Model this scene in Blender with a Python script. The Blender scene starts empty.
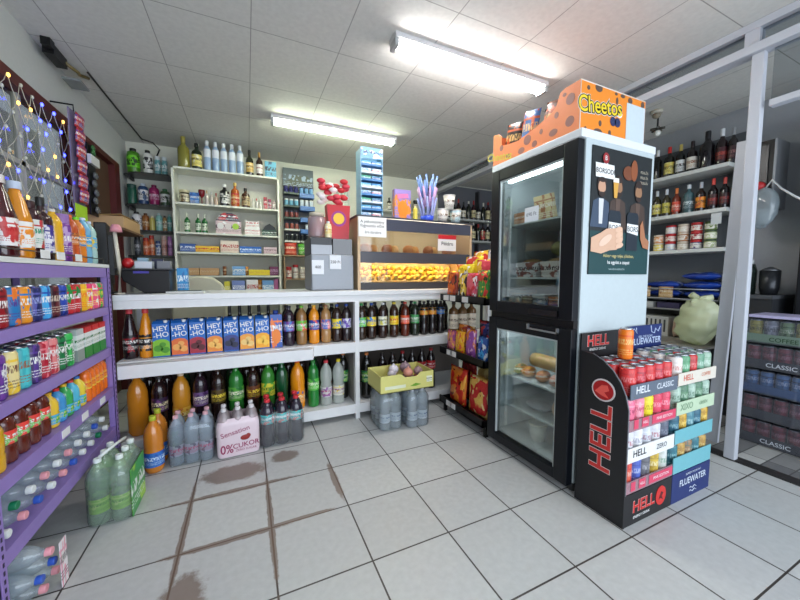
import bpy, bmesh, math, random
from mathutils import Vector, Matrix, noise
random.seed(7)
PI = math.pi
S = bpy.context.scene
COL = S.collection

# ------------------------------------------------------------------ camera
cam_d = bpy.data.cameras.new('camera'); cam = bpy.data.objects.new('camera', cam_d); COL.objects.link(cam)
cam.location = (0, 0, 1.25)
cam.rotation_euler = (PI / 2 - 0.07205, 0, -0.4306)
cam_d.sensor_fit = 'HORIZONTAL'; cam_d.sensor_width = 36; cam_d.lens = 36 * 332.4 / 800; cam_d.clip_start = 0.02
S.camera = cam
# ------------------------------------------------------------------ world, daylight, exposure
W = bpy.data.worlds.new('overcast_sky'); S.world = W; W.use_nodes = True
W.node_tree.nodes['Background'].inputs[0].default_value = (0.72, 0.82, 1.0, 1)
W.node_tree.nodes['Background'].inputs[1].default_value = 0.6
def area_light(name, loc, rot, sx, sy, power, color):
    d = bpy.data.lights.new(name, 'AREA'); d.shape = 'RECTANGLE'; d.size = sx; d.size_y = sy; d.energy = power; d.color = color
    o = bpy.data.objects.new(name, d); COL.objects.link(o); o.location = loc; o.rotation_euler = rot
    return o
# daylight from the unseen shopfront behind the camera, widened to brighten the storeroom
area_light('shopfront_daylight', (1.6, -1.75, 1.35), (PI / 2, 0, 0), 5.2, 2.2, 92, (0.82, 0.91, 1.0))
S.view_settings.view_transform = 'Standard'; S.view_settings.look = 'None'
S.view_settings.gamma = 1; S.view_settings.use_curve_mapping = False
S.view_settings.exposure = 0.62
S.cycles.use_denoising = True
S.cycles.transparent_max_bounces = 24
S.cycles.max_bounces = 8

# ------------------------------------------------------------------ materials
def lin(c):
    return tuple(((v / 255) / 12.92 if v / 255 <= .04045 else ((v / 255 + .055) / 1.055) ** 2.4) for v in c) + (1,)
MC = {}
def plain(c, rough=.5, metal=0, spec=.5, alpha=1, coat=0, bump=0, bscale=40):
    k = ('p', c, rough, metal, spec, alpha, coat, bump, bscale)
    if k in MC: return MC[k]
    m = bpy.data.materials.new('surface'); m.use_nodes = True; nt = m.node_tree; b = nt.nodes['Principled BSDF']
    b.inputs['Base Color'].default_value = lin(c); b.inputs['Roughness'].default_value = rough
    b.inputs['Metallic'].default_value = metal; b.inputs['Specular IOR Level'].default_value = spec
    b.inputs['Alpha'].default_value = alpha; b.inputs['Coat Weight'].default_value = coat
    tc = nt.nodes.new('ShaderNodeTexCoord'); n = nt.nodes.new('ShaderNodeTexNoise'); n.inputs['Scale'].default_value = bscale
    nt.links.new(tc.outputs['Object'], n.inputs['Vector'])
    mx = nt.nodes.new('ShaderNodeMix'); mx.data_type = 'RGBA'; mx.blend_type = 'MULTIPLY'; mx.inputs[0].default_value = .08
    mx.inputs[6].default_value = lin(c); nt.links.new(n.outputs['Fac'], mx.inputs[7]); nt.links.new(mx.outputs[2], b.inputs['Base Color'])
    if bump:
        bp = nt.nodes.new('ShaderNodeBump'); bp.inputs['Strength'].default_value = bump; bp.inputs['Distance'].default_value = .01
        nt.links.new(n.outputs['Fac'], bp.inputs['Height']); nt.links.new(bp.outputs[0], b.inputs['Normal'])
    MC[k] = m; return m
def glow(c, s):
    k = ('e', c, s)
    if k in MC: return MC[k]
    m = bpy.data.materials.new('lamp_glow'); m.use_nodes = True; b = m.node_tree.nodes['Principled BSDF']
    b.inputs['Base Color'].default_value = lin(c); b.inputs['Emission Color'].default_value = lin(c); b.inputs['Emission Strength'].default_value = s
    MC[k] = m; return m
def pane(tint=(225, 235, 232), refl=.09, body=.0):
    k = ('g', tint, refl, body)
    if k in MC: return MC[k]
    m = bpy.data.materials.new('glass'); m.use_nodes = True; nt = m.node_tree; nt.nodes.clear()
    o = nt.nodes.new('ShaderNodeOutputMaterial'); t = nt.nodes.new('ShaderNodeBsdfTransparent'); t.inputs[0].default_value = lin(tint)
    g = nt.nodes.new('ShaderNodeBsdfGlossy'); g.inputs['Roughness'].default_value = .03
    lw = nt.nodes.new('ShaderNodeLayerWeight'); lw.inputs[0].default_value = .25
    ad = nt.nodes.new('ShaderNodeMath'); ad.operation = 'MULTIPLY_ADD'; ad.inputs[1].default_value = .5; ad.inputs[2].default_value = refl
    nt.links.new(lw.outputs['Fresnel'], ad.inputs[0])
    mx = nt.nodes.new('ShaderNodeMixShader'); nt.links.new(ad.outputs[0], mx.inputs[0]); nt.links.new(t.outputs[0], mx.inputs[1]); nt.links.new(g.outputs[0], mx.inputs[2])
    last = mx
    if body:
        d = nt.nodes.new('ShaderNodeBsdfDiffuse'); d.inputs[0].default_value = lin(tint)
        m2 = nt.nodes.new('ShaderNodeMixShader'); m2.inputs[0].default_value = body
        nt.links.new(mx.outputs[0], m2.inputs[1]); nt.links.new(d.outputs[0], m2.inputs[2]); last = m2
    nt.links.new(last.outputs[0], o.inputs[0]); MC[k] = m; return m
def clearpet(tint=(220, 232, 235), a=.22):
    return pane(tint, .06, a)
def printed(base, ink, accent, scale=1.0, rough=.35, style=0):
    """A printed wrapper: coloured bands, a blot of picture and scribbled ink."""
    k = ('l', base, ink, accent, scale, rough, style)
    if k in MC: return MC[k]
    m = bpy.data.materials.new('printed_wrapper'); m.use_nodes = True; nt = m.node_tree; L = nt.links.new; b = nt.nodes['Principled BSDF']
    b.inputs['Roughness'].default_value = rough
    tc = nt.nodes.new('ShaderNodeTexCoord'); sp = nt.nodes.new('ShaderNodeSeparateXYZ'); L(tc.outputs['Generated'], sp.inputs[0])
    def mp(sx, sy, sz, loc=(0, 0, 0)):
        n = nt.nodes.new('ShaderNodeMapping'); n.inputs['Scale'].default_value = (sx, sy, sz); n.inputs['Location'].default_value = loc
        L(tc.outputs['Generated'], n.inputs[0]); return n.outputs[0]
    def ramp(src, a, bb):
        n = nt.nodes.new('ShaderNodeMapRange'); n.inputs[1].default_value = a; n.inputs[2].default_value = bb; L(src, n.inputs[0]); return n.outputs[0]
    def mix(f, c1, c2):
        n = nt.nodes.new('ShaderNodeMix'); n.data_type = 'RGBA'; L(f, n.inputs[0])
        if isinstance(c1, tuple): n.inputs[6].default_value = lin(c1)
        else: L(c1, n.inputs[6])
        if isinstance(c2, tuple): n.inputs[7].default_value = lin(c2)
        else: L(c2, n.inputs[7])
        return n.outputs[2]
    def mul(a, bb):
        n = nt.nodes.new('ShaderNodeMath'); n.operation = 'MULTIPLY'; L(a, n.inputs[0]); L(bb, n.inputs[1]); return n.outputs[0]
    off = (hash((base, ink, accent)) % 97) / 7.0
    no = nt.nodes.new('ShaderNodeTexNoise'); no.inputs['Scale'].default_value = 1; no.inputs['Detail'].default_value = 1
    L(mp(3 * scale, 3 * scale, 2.4 * scale, (off, 0, 0)), no.inputs['Vector'])
    c = mix(ramp(no.outputs['Fac'], .55, .58), base, accent)
    z = sp.outputs['Z']
    def rows(n, a, bb):
        q = nt.nodes.new('ShaderNodeMath'); q.operation = 'MULTIPLY'; q.inputs[1].default_value = n; L(z, q.inputs[0])
        f = nt.nodes.new('ShaderNodeMath'); f.operation = 'FRACT'; L(q.outputs[0], f.inputs[0])
        return mul(ramp(f.outputs[0], a, a + .06), ramp(f.outputs[0], bb, bb - .06))
    def letters(sx, sz, loc):
        q = nt.nodes.new('ShaderNodeTexNoise'); q.inputs['Scale'].default_value = 1; q.inputs['Detail'].default_value = 0
        L(mp(sx, sx, sz, loc), q.inputs['Vector']); return ramp(q.outputs['Fac'], .47, .50)
    big = mul(letters(19 * scale, 9 * scale, (0, off, 0)), mul(ramp(z, .50, .515), ramp(z, .69, .675)) if style == 0 else mul(ramp(z, .42, .44), ramp(z, .70, .68)))
    c = mix(big, c, ink)
    small = mul(mul(letters(46 * scale, 30 * scale, (off, 0, 0)), rows(14, .25, .75)), mul(ramp(z, .12, .13), ramp(z, .36, .35)))
    c = mix(small, c, ink)
    if style == 0: c = mix(mul(ramp(z, .76, .765), ramp(z, .82, .815)), c, accent)
    L(c, b.inputs['Base Color']); MC[k] = m; return m
WHITE = (236, 236, 234); BLACK = (14, 14, 16); SILVER = plain((190, 192, 195), .3, 1)
white_paint = plain((226, 227, 228), .45, bump=.05, bscale=25)
black_plastic = plain((12, 12, 14), .4, 0, .35)
dark_frame = plain((13, 16, 22), .35, 0, .3)
def foil(base, ink, accent):
    k = ('f', base, ink, accent)
    if k in MC: return MC[k]
    m = bpy.data.materials.new('printed_foil'); m.use_nodes = True; nt = m.node_tree; L = nt.links.new; b = nt.nodes['Principled BSDF']
    b.inputs['Roughness'].default_value = .25; b.inputs['Metallic'].default_value = .15
    tc = nt.nodes.new('ShaderNodeTexCoord'); off = (hash((base, ink)) % 89) / 5.0; col = None
    for c, sc, lo in ((accent, 2.2, .53), (ink, 3.4, .60), (tuple(v // 2 for v in base), 5, .66)):
        mp = nt.nodes.new('ShaderNodeMapping'); mp.inputs['Location'].default_value = (off + sc, off, sc); L(tc.outputs['Generated'], mp.inputs[0])
        n = nt.nodes.new('ShaderNodeTexNoise'); n.inputs['Scale'].default_value = sc; n.inputs['Detail'].default_value = 1.5; L(mp.outputs[0], n.inputs['Vector'])
        r = nt.nodes.new('ShaderNodeMapRange'); r.inputs[1].default_value = lo; r.inputs[2].default_value = lo + .025; L(n.outputs['Fac'], r.inputs[0])
        x = nt.nodes.new('ShaderNodeMix'); x.data_type = 'RGBA'; L(r.outputs[0], x.inputs[0])
        if col is None: x.inputs[6].default_value = lin(base)
        else: L(col, x.inputs[6])
        x.inputs[7].default_value = lin(c); col = x.outputs[2]
    L(col, b.inputs['Base Color'])
    wv = nt.nodes.new('ShaderNodeTexNoise'); wv.inputs['Scale'].default_value = 9; L(tc.outputs['Generated'], wv.inputs['Vector'])
    bp = nt.nodes.new('ShaderNodeBump'); bp.inputs['Strength'].default_value = .5; bp.inputs['Distance'].default_value = .02; L(wv.outputs['Fac'], bp.inputs['Height']); L(bp.outputs[0], b.inputs['Normal'])
    MC[k] = m; return m
# ------------------------------------------------------------------ mesh helpers
class B:
    def __init__(s): s.bm = bmesh.new(); s.mi = 0; s.smooth = False
    def _f(s, vs, smooth=False):
        try:
            f = s.bm.faces.new(vs); f.material_index = s.mi; f.smooth = smooth
        except ValueError: pass
    def m(s, i): s.mi = i; return s
    def box(s, x0, x1, y0, y1, z0, z1):
        v = [s.bm.verts.new(p) for p in ((x0, y0, z0), (x1, y0, z0), (x1, y1, z0), (x0, y1, z0), (x0, y0, z1), (x1, y0, z1), (x1, y1, z1), (x0, y1, z1))]
        for i in ((3, 2, 1, 0), (4, 5, 6, 7), (0, 1, 5, 4), (1, 2, 6, 5), (2, 3, 7, 6), (3, 0, 4, 7)): s._f([v[j] for j in i])
        return s
    def lathe(s, prof, cx=0, cy=0, cz=0, seg=16, axis='z', sq=0):
        rings = []
        for r, z in prof:
            ring = []
            for k in range(seg):
                a = 2 * PI * k / seg
                q = r
                if sq: q = r * (1 + sq * (1 / max(abs(math.cos(a)), abs(math.sin(a))) - 1))
                x, y = q * math.cos(a), q * math.sin(a)
                p = (cx + x, cy + y, cz + z) if axis == 'z' else ((cx + z, cy + x, cz + y) if axis == 'x' else (cx + x, cy + z, cz + y))
                ring.append(s.bm.verts.new(p))
            rings.append(ring)
        for a, b in zip(rings, rings[1:]):
            for k in range(seg): s._f([a[k], a[(k + 1) % seg], b[(k + 1) % seg], b[k]], True)
        s._f(rings[0][::-1]); s._f(rings[-1]); return s
    def cyl(s, x, y, z0, z1, r, seg=16): return s.lathe([(r, z0), (r, z1)], x, y, 0, seg)
    def ball(s, c, r, sx=1, sy=1, sz=1, seg=12, rings=7):
        pr = [(max(.02, math.sin(PI * i / rings)) * r, -math.cos(PI * i / rings) * r * sz) for i in range(rings + 1)]
        n0 = len(s.bm.verts); s.lathe(pr, 0, 0, 0, seg); s.bm.verts.ensure_lookup_table()
        for v in s.bm.verts[n0:]: v.co = Vector((v.co.x * sx + c[0], v.co.y * sy + c[1], v.co.z + c[2]))
        return s
    def tube(s, pts, r, seg=6, close=False):
        pts = [Vector(p) for p in pts]; rings = []; n = len(pts)
        for i, p in enumerate(pts):
            t = (pts[(i + 1) % n] - pts[i - 1]) if close else (pts[min(i + 1, n - 1)] - pts[max(i - 1, 0)])
            t = t.normalized() if t.length > 1e-9 else Vector((0, 0, 1))
            u = t.cross(Vector((0, 0, 1)));
            if u.length < 1e-3: u = t.cross(Vector((0, 1, 0)))
            u.normalize(); w = t.cross(u)
            rings.append([s.bm.verts.new(p + r * (math.cos(2 * PI * k / seg) * u + math.sin(2 * PI * k / seg) * w)) for k in range(seg)])
        pr = list(zip(rings, rings[1:])) + ([(rings[-1], rings[0])] if close else [])
        for a, b in pr:
            for k in range(seg): s._f([a[k], a[(k + 1) % seg], b[(k + 1) % seg], b[k]], True)
        if not close: s._f(rings[0][::-1]); s._f(rings[-1])
        return s
    def prism(s, poly, axis, a, b):
        """poly: 2-D outline; axis x -> (y,z) outline, y -> (x,z), z -> (x,y)."""
        P = lambda p, t: (t, p[0], p[1]) if axis == 'x' else ((p[0], t, p[1]) if axis == 'y' else (p[0], p[1], t))
        A = [s.bm.verts.new(P(p, a)) for p in poly]; C = [s.bm.verts.new(P(p, b)) for p in poly]; n = len(poly)
        s._f(A); s._f(C[::-1])
        for i in range(n): s._f([A[i], C[i], C[(i + 1) % n], A[(i + 1) % n]])
        return s
    def mesh(s, name='shape'):
        bmesh.ops.recalc_face_normals(s.bm, faces=s.bm.faces[:])
        me = bpy.data.meshes.new(name); s.bm.to_mesh(me); s.bm.free(); return me
def put(name, b, mats, parent=None, loc=None, rot=None, bevel=0):
    me = b if isinstance(b, bpy.types.Mesh) else b.mesh(name)
    if not isinstance(mats, (list, tuple)): mats = [mats]
    shared = me.users > 0
    if not me.materials:
        for q in mats: me.materials.append(q)
    o = bpy.data.objects.new(name, me); COL.objects.link(o)
    for i, q in enumerate(mats):
        if i < len(o.material_slots): o.material_slots[i].link = 'OBJECT'; o.material_slots[i].material = q
    if loc: o.location = loc
    if rot: o.rotation_euler = rot
    if parent: o.parent = parent
    if bevel:
        md = o.modifiers.new('bevel', 'BEVEL'); md.width = bevel; md.segments = 2; md.limit_method = 'ANGLE'
    return o
def tag(o, label, cat, group=None):
    o['label'] = label; o['category'] = cat
    if group: o['group'] = group
    return o
def thing(name, label, cat, loc=(0, 0, 0), rz=0, group=None):
    o = bpy.data.objects.new(name, None); COL.objects.link(o); o.location = loc; o.rotation_euler = (0, 0, rz)
    o.empty_display_size = .05
    return tag(o, label, cat, group)
def struct(name, b, mats, bevel=0):
    o = put(name, b, mats, bevel=bevel); o['kind'] = 'structure'; return o
TX = {}
def text_mesh(t, bold=0):
    k = (t, bold)
    if k in TX: return TX[k]
    cu = bpy.data.curves.new('lettering', 'FONT'); cu.body = t; cu.align_x = 'CENTER'; cu.align_y = 'CENTER'; cu.size = 1; cu.extrude = .01; cu.offset = bold
    cu.resolution_u = 3
    o = bpy.data.objects.new('lettering', cu); COL.objects.link(o); dg = bpy.context.evaluated_depsgraph_get()
    me = bpy.data.meshes.new_from_object(o.evaluated_get(dg)); bpy.data.objects.remove(o); TX[k] = me; return me
FACE = {'-y': (PI / 2, 0, 0), '-x': (PI / 2, 0, -PI / 2), '+x': (PI / 2, 0, PI / 2), '+z': (0, 0, 0)}
def text(t, size, m, loc, face, parent, bold=0, roll=0, sx=1, name='lettering'):
    o = put(name, text_mesh(t, bold), m, parent, loc)
    rot = Matrix.Rotation(0, 4, 'X')
    e = FACE[face]; o.rotation_euler = (Matrix.Rotation(e[2], 4, 'Z') @ Matrix.Rotation(e[0], 4, 'X') @ Matrix.Rotation(roll, 4, 'Z')).to_euler()
    o.scale = (size * sx, size, size * .1); return o
NUM = 'first second third fourth fifth sixth seventh eighth ninth tenth eleventh twelfth thirteenth fourteenth fifteenth sixteenth seventeenth eighteenth nineteenth twentieth'.split()

# ------------------------------------------------------------------ bottle kinds (unit height and radius, scaled per bottle)
PROF = {
 'pet': ([(.7, 0), (.95, .02), (1, .07), (1, .3), (.94, .335), (1, .37), (1, .62), (.95, .66), (1, .70), (.95, .76), (.78, .83), (.52, .885), (.34, .92), (.34, .945)], (.38, .945, 1), (.37, .62)),
 'cola': ([(.7, 0), (.95, .02), (1, .07), (.94, .3), (.9, .4), (1, .52), (1, .7), (.9, .78), (.6, .86), (.36, .92), (.36, .94)], (.42, .94, 1), (.5, .7)),
 'water': ([(.65, 0), (.95, .02), (1, .06), (.96, .1), (1, .14), (.96, .18), (1, .22), (1, .42), (.86, .5), (1, .58), (1, .70), (.88, .79), (.58, .87), (.34, .915), (.34, .94)], (.38, .94, 1), (.2, .42)),
 'wine': ([(.85, 0), (1, .02), (1, .58), (.92, .65), (.55, .72), (.38, .77), (.36, .8)], (.38, .8, 1), (.14, .5)),
 'spirit': ([(.9, 0), (1, .02), (1, .64), (.9, .7), (.5, .75), (.34, .79), (.34, .86)], (.4, .86, 1), (.12, .56)),
 'spray': ([(.95, 0), (1, .02), (1, .76), (.92, .8)], (.9, .8, 1), (.12, .74)),
 'wash': ([(.9, 0), (1, .03), (.95, .5), (1, .72), (.85, .84), (.5, .88)], (.5, .88, 1), (.2, .68)),
 'jar': ([(.92, 0), (1, .05), (1, .74), (.9, .8)], (1.0, .8, 1), (.12, .68)),
 'syrup': ([(.85, 0), (1, .03), (1, .5), (.88, .58), (.8, .62), (.62, .76), (.4, .86), (.34, .9)], (.46, .9, 1), (.14, .48)),
 'siphon': ([(.92, 0), (1, .03), (1, .7), (.8, .78), (.55, .82), (.4, .84)], (.5, .84, 1), (.45, .72)),
 'fat': ([(.8, 0), (1, .06), (1, .4), (.95, .45), (1, .5), (.97, .68), (.75, .8), (.4, .88), (.3, .92)], (.36, .92, 1), (.12, .38)),
}
KM = {}
def kind(k):
    if k not in KM:
        body, cap, lab = PROF[k]
        a = B().lathe(body, seg=16).mesh(); c = B().lathe([(cap[0], cap[1]), (cap[0], cap[2] - .01), (cap[0] * .9, cap[2])], seg=12).mesh()
        def rad(t):
            for (r0, a0), (r1, a1) in zip(body, body[1:]):
                if a0 <= t <= a1: return r0 + (r1 - r0) * (t - a0) / max(a1 - a0, 1e-6)
            return .5
        rr = max(rad(lab[0] + (lab[1] - lab[0]) * q / 12) for q in range(13))
        if k == 'cola': rr = 1
        l = B().lathe([(rr * 1.015, lab[0]), (rr * 1.015, lab[1])], seg=16); l.bm.faces.ensure_lookup_table()
        for f in [f for f in l.bm.faces if len(f.verts) > 4]: l.bm.faces.remove(f)
        l = l.mesh(); KM[k] = (a, c, l)
    return KM[k]
def bottle(k, loc, r, h, body, cap, lab, label=None, cat='bottle', group=None, name='bottle', rot=None, parent=None):
    a, c, l = kind(k)
    o = put(name, a, body, parent, loc, rot); o.scale = (r, r, h)
    put('cap' if k != 'jar' else 'lid', c, cap, o)
    if lab: put('label', l, lab, o)
    if label: tag(o, label, cat, group)
    return o
def liquid(c, rough=.12): return plain(c, rough, 0, .6, 1, .3)
CAN = []
def can(loc, r, h, m, label=None, group=None, lid=SILVER, name='drink_can', parent=None, rot=None):
    if not CAN:
        CAN.append(B().lathe([(.8, 0), (1, .05), (1, .9), (.86, .97)], seg=14).mesh())
        b = B().lathe([(.86, .965), (.88, 1), (.8, 1), (.78, .975)], seg=14); b.box(-.3, .25, -.14, .14, .975, .99); CAN.append(b.mesh())
    o = put(name, CAN[0], m, parent, loc, rot); o.scale = (r, r, h); put('can_lid', CAN[1], lid, o)
    if label: tag(o, label, 'drink can', group)
    return o
BAGS = {}
def bag_mesh(seed):
    if seed in BAGS: return BAGS[seed]
    b = B(); nx, nz = 10, 12; V = {}
    for side in (1, -1):
        for i in range(nx + 1):
            for j in range(nz + 1):
                u, v = i / nx * 2 - 1, j / nz * 2 - 1
                d = (1 - abs(u) ** 2.6) ** .6 * (1 - abs(v) ** 4) ** .7
                edge = i in (0, nx) or j in (0, nz)
                n = noise.noise(Vector((u * 2.2 + seed * 3.1, v * 2.2, side * 1.3)))
                if edge and side == -1: V[side, i, j] = V[1, i, j]; continue
                V[side, i, j] = b.bm.verts.new(((u * (1 - .07 * (1 - v * v))) * .5, side * -.5 * (0 if edge else d * (1 + .3 * n)), (v + 1) / 2 + .01 * n))
        for i in range(nx):
            for j in range(nz): b._f([V[side, i, j], V[side, i + 1, j], V[side, i + 1, j + 1], V[side, i, j + 1]], True)
    BAGS[seed] = b.mesh(); return BAGS[seed]
def snack_bag(loc, w, d, h, m, label, rot=(0, 0, 0), group=None, name='snack_bag', cat='snack bag'):
    o = put(name, bag_mesh(random.randint(0, 5)), m, None, loc, rot); o.scale = (w, d, h)
    return tag(o, label, cat, group)
def carton(name, loc, w, d, h, m, label, cat, rz=0, group=None, top=None):
    b = B().box(-w / 2, w / 2, -d / 2, d / 2, 0, h)
    o = put(name, b, m, None, loc, (0, 0, rz)); return tag(o, label, cat, group)

# ================================================================== the setting
CEIL = 2.83
def grid_mat(name, c1, c2, mortar, w, h, ox, oy, msize, rough, dirt=False, swap=False, bump=.3):
    m = bpy.data.materials.new(name); m.use_nodes = True; nt = m.node_tree; L = nt.links.new; b = nt.nodes['Principled BSDF']
    tc = nt.nodes.new('ShaderNodeTexCoord'); mp = nt.nodes.new('ShaderNodeMapping'); mp.inputs['Location'].default_value = (-ox, -oy, 0)
    L(tc.outputs['Object'], mp.inputs[0])
    br = nt.nodes.new('ShaderNodeTexBrick'); br.offset = 0; br.offset_frequency = 1; br.squash = 1
    br.inputs['Scale'].default_value = 1; br.inputs['Brick Width'].default_value = w; br.inputs['Row Height'].default_value = h
    br.inputs['Mortar Size'].default_value = msize; br.inputs['Mortar Smooth'].default_value = .1; br.inputs['Bias'].default_value = 0
    br.inputs['Color1'].default_value = lin(c1); br.inputs['Color2'].default_value = lin(c2); br.inputs['Mortar'].default_value = lin(mortar)
    L(mp.outputs[0], br.inputs['Vector']); col = br.outputs['Color']
    n = nt.nodes.new('ShaderNodeTexNoise'); n.inputs['Scale'].default_value = 34; n.inputs['Detail'].default_value = 5; L(tc.outputs['Object'], n.inputs['Vector'])
    mx = nt.nodes.new('ShaderNodeMix'); mx.data_type = 'RGBA'; mx.blend_type = 'MULTIPLY'; mx.inputs[0].default_value = .22
    L(col, mx.inputs[6]); L(n.outputs['Fac'], mx.inputs[7]); col = mx.outputs[2]
    if dirt:
        def mathn(op, a, bb=None):
            q = nt.nodes.new('ShaderNodeMath'); q.operation = op; q.use_clamp = True
            for i, v in ((0, a), (1, bb)):
                if v is None: continue
                if isinstance(v, (int, float)): q.inputs[i].default_value = v
                else: L(v, q.inputs[i])
            return q.outputs[0]
        def blot(cx, cy, rx, ry):
            q = nt.nodes.new('ShaderNodeMapping'); q.inputs['Location'].default_value = (-cx / rx, -cy / ry, 0); q.inputs['Scale'].default_value = (1 / rx, 1 / ry, 0)
            L(tc.outputs['Object'], q.inputs[0]); g = nt.nodes.new('ShaderNodeVectorMath'); g.operation = 'LENGTH'; L(q.outputs[0], g.inputs[0])
            return mathn('SUBTRACT', 1.0, g.outputs['Value'])
        zones = blot(-.11, 2.29, .27, .14)
        for z in ((-.318, 1.85, .022, .6), (-.27, 1.42, .12, .2), (.2, 2.36, .13, .10), (.074, 1.75, .022, .6), (-.1, 1.692, .42, .028), (.455, 1.95, .03, .28), (-.1, 2.09, .5, .028), (.2, 1.7, .3, .02)):
            zones = mathn('MAXIMUM', zones, blot(*z))
        dn = nt.nodes.new('ShaderNodeTexNoise'); dn.inputs['Scale'].default_value = 13; dn.inputs['Detail'].default_value = 8; dn.inputs['Roughness'].default_value = .7
        L(tc.outputs['Object'], dn.inputs['Vector'])
        s = mathn('ADD', zones, mathn('MULTIPLY', dn.outputs['Fac'], .9))
        s = mathn('MULTIPLY', mathn('SUBTRACT', s, .66), 5.0); s = mathn('MULTIPLY', s, .76); s = mathn('MULTIPLY', s, mathn('MULTIPLY', zones, 6.0))
        m2 = nt.nodes.new('ShaderNodeMix'); m2.data_type = 'RGBA'; L(s, m2.inputs[0]); L(col, m2.inputs[6]); m2.inputs[7].default_value = lin((112, 88, 72)); col = m2.outputs[2]
    L(col, b.inputs['Base Color']); b.inputs['Roughness'].default_value = rough
    bp = nt.nodes.new('ShaderNodeBump'); bp.inputs['Strength'].default_value = bump; bp.inputs['Distance'].default_value = .004
    ad = nt.nodes.new('ShaderNodeMath'); ad.operation = 'MULTIPLY_ADD'; ad.inputs[1].default_value = .5
    iv = nt.nodes.new('ShaderNodeMath'); iv.operation = 'SUBTRACT'; iv.inputs[0].default_value = 1; L(br.outputs['Fac'], iv.inputs[1])
    L(n.outputs['Fac'], ad.inputs[0]); L(iv.outputs[0], ad.inputs[2]); L(ad.outputs[0], bp.inputs['Height']); L(bp.outputs[0], b.inputs['Normal'])
    return m
floor_m = grid_mat('glazed_floor_tiles', (205, 206, 204), (196, 197, 196), (70, 64, 60), .392, .392, .466, 2.084, .004, .38, dirt=True)
ceil_m = grid_mat('ceiling_boards', (222, 221, 215), (219, 218, 213), (158, 157, 152), .57, .66, .07, 3.1, .003, .8, bump=.12)
wall_white = plain((196, 198, 196), .8, bump=.1)
wall_cream = plain((214, 214, 200), .85)
wall_grey = plain((160, 163, 168), .9)
maroon = plain((88, 26, 26), .5)
struct('floor', B().box(-1.35, 2.95, -1.8, 5.05, -.06, 0), floor_m)
mosaic_m = grid_mat('grey_mosaic', (196, 196, 192), (112, 112, 114), (84, 84, 84), .24, .13, .05, .02, .004, .5)
struct('floor_storeroom', B().box(3.03, 4.5, -1.8, 5.05, -.06, 0), mosaic_m)
struct('trim_1', B().box(2.95, 3.03, -1.8, 5.05, -.06, .012), plain((44, 42, 42), .5))
struct('ceiling', B().box(-1.35, 4.5, -1.8, 5.05, CEIL, 2.9), ceil_m)
struct('wall_back', B().box(-1.35, 4.5, 5.0, 5.1, 0, CEIL), wall_cream)
struct('wall_right', B().box(4.3, 4.4, -1.8, 5.0, 0, CEIL), wall_grey)
b = B(); b.box(-1.35, -1.25, -1.8, 3.82, 2.47, CEIL).box(-1.35, -1.25, -1.8, 3.82, 0, 1.0).box(-1.35, -1.25, 3.82, 4.68, 2.47, CEIL).box(-1.35, -1.25, 4.68, 5.0, 0, CEIL)
struct('wall_left', b, wall_white)
# window with dark red frame, pale sash, glass
b = B(); b.box(-1.34, -1.235, -1.8, 3.68, 2.40, 2.475).box(-1.34, -1.235, -1.8, 3.68, .98, 1.04).box(-1.34, -1.235, 3.66, 3.82, .98, 2.475)
w = struct('window_1', b, maroon)
put('sash', B().box(-1.31, -1.28, -1.8, 3.66, 1.955, 1.985).box(-1.31, -1.28, -1.8, 3.66, 1.725, 1.755).box(-1.31, -1.28, 2.98, 3.02, 1.04, 2.40).box(-1.31, -1.28, 1.2, 1.24, 1.04, 2.4), plain((176, 176, 164), .6), w)
put('glass_pane', B().box(-1.305, -1.295, -1.8, 3.66, 1.04, 2.40), pane((228, 230, 226), .04), w)
dmat = plain((92, 66, 48), .6, bump=.1)
d = struct('door_1', B().box(-1.33, -1.29, 3.82, 4.55, 0, 2.44), dmat)
put('door_frame', B().box(-1.35, -1.235, 4.53, 4.68, 0, 2.47).box(-1.35, -1.235, 3.82, 4.53, 2.42, 2.47), maroon, d)
struct('exterior_wall', B().box(-2.9, -2.8, -3, 7, 0, 3.4), plain((196, 192, 180), .9, bump=.3, bscale=3))
# glazed partition between shop and storeroom
post_m = plain((186, 189, 197), .45, bump=.08, bscale=12)
struct('partition_post', B().box(2.935, 2.985, 1.015, 1.075, .012, 2.64), post_m, .006)
struct('partition_beam', B().box(2.90, 3.0, -1.8, 5.0, 2.635, 2.69), post_m, .006)
struct('trim_2', B().box(2.92, 3.0, -1.8, 5.0, 2.785, CEIL), post_m)
struct('trim_3', B().box(2.93, 2.99, -1.8, .98, 2.285, 2.325), post_m, .004)
for i, y in enumerate((1.075, 3.55)):
    struct('partition_mullion', B().box(2.925, 2.995, y - .035, y + .035, 2.69, 2.785), post_m)
for y0, y1, z0, z1 in ((-1.8, 1.04, 2.69, 2.785), (1.11, 3.515, 2.69, 2.785), (3.585, 5.0, 2.69, 2.785), (-1.8, .98, 2.325, 2.635)):
    struct('partition_glass', B().box(2.957, 2.963, y0, y1, z0, z1), pane((226, 230, 232), .05))
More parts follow.
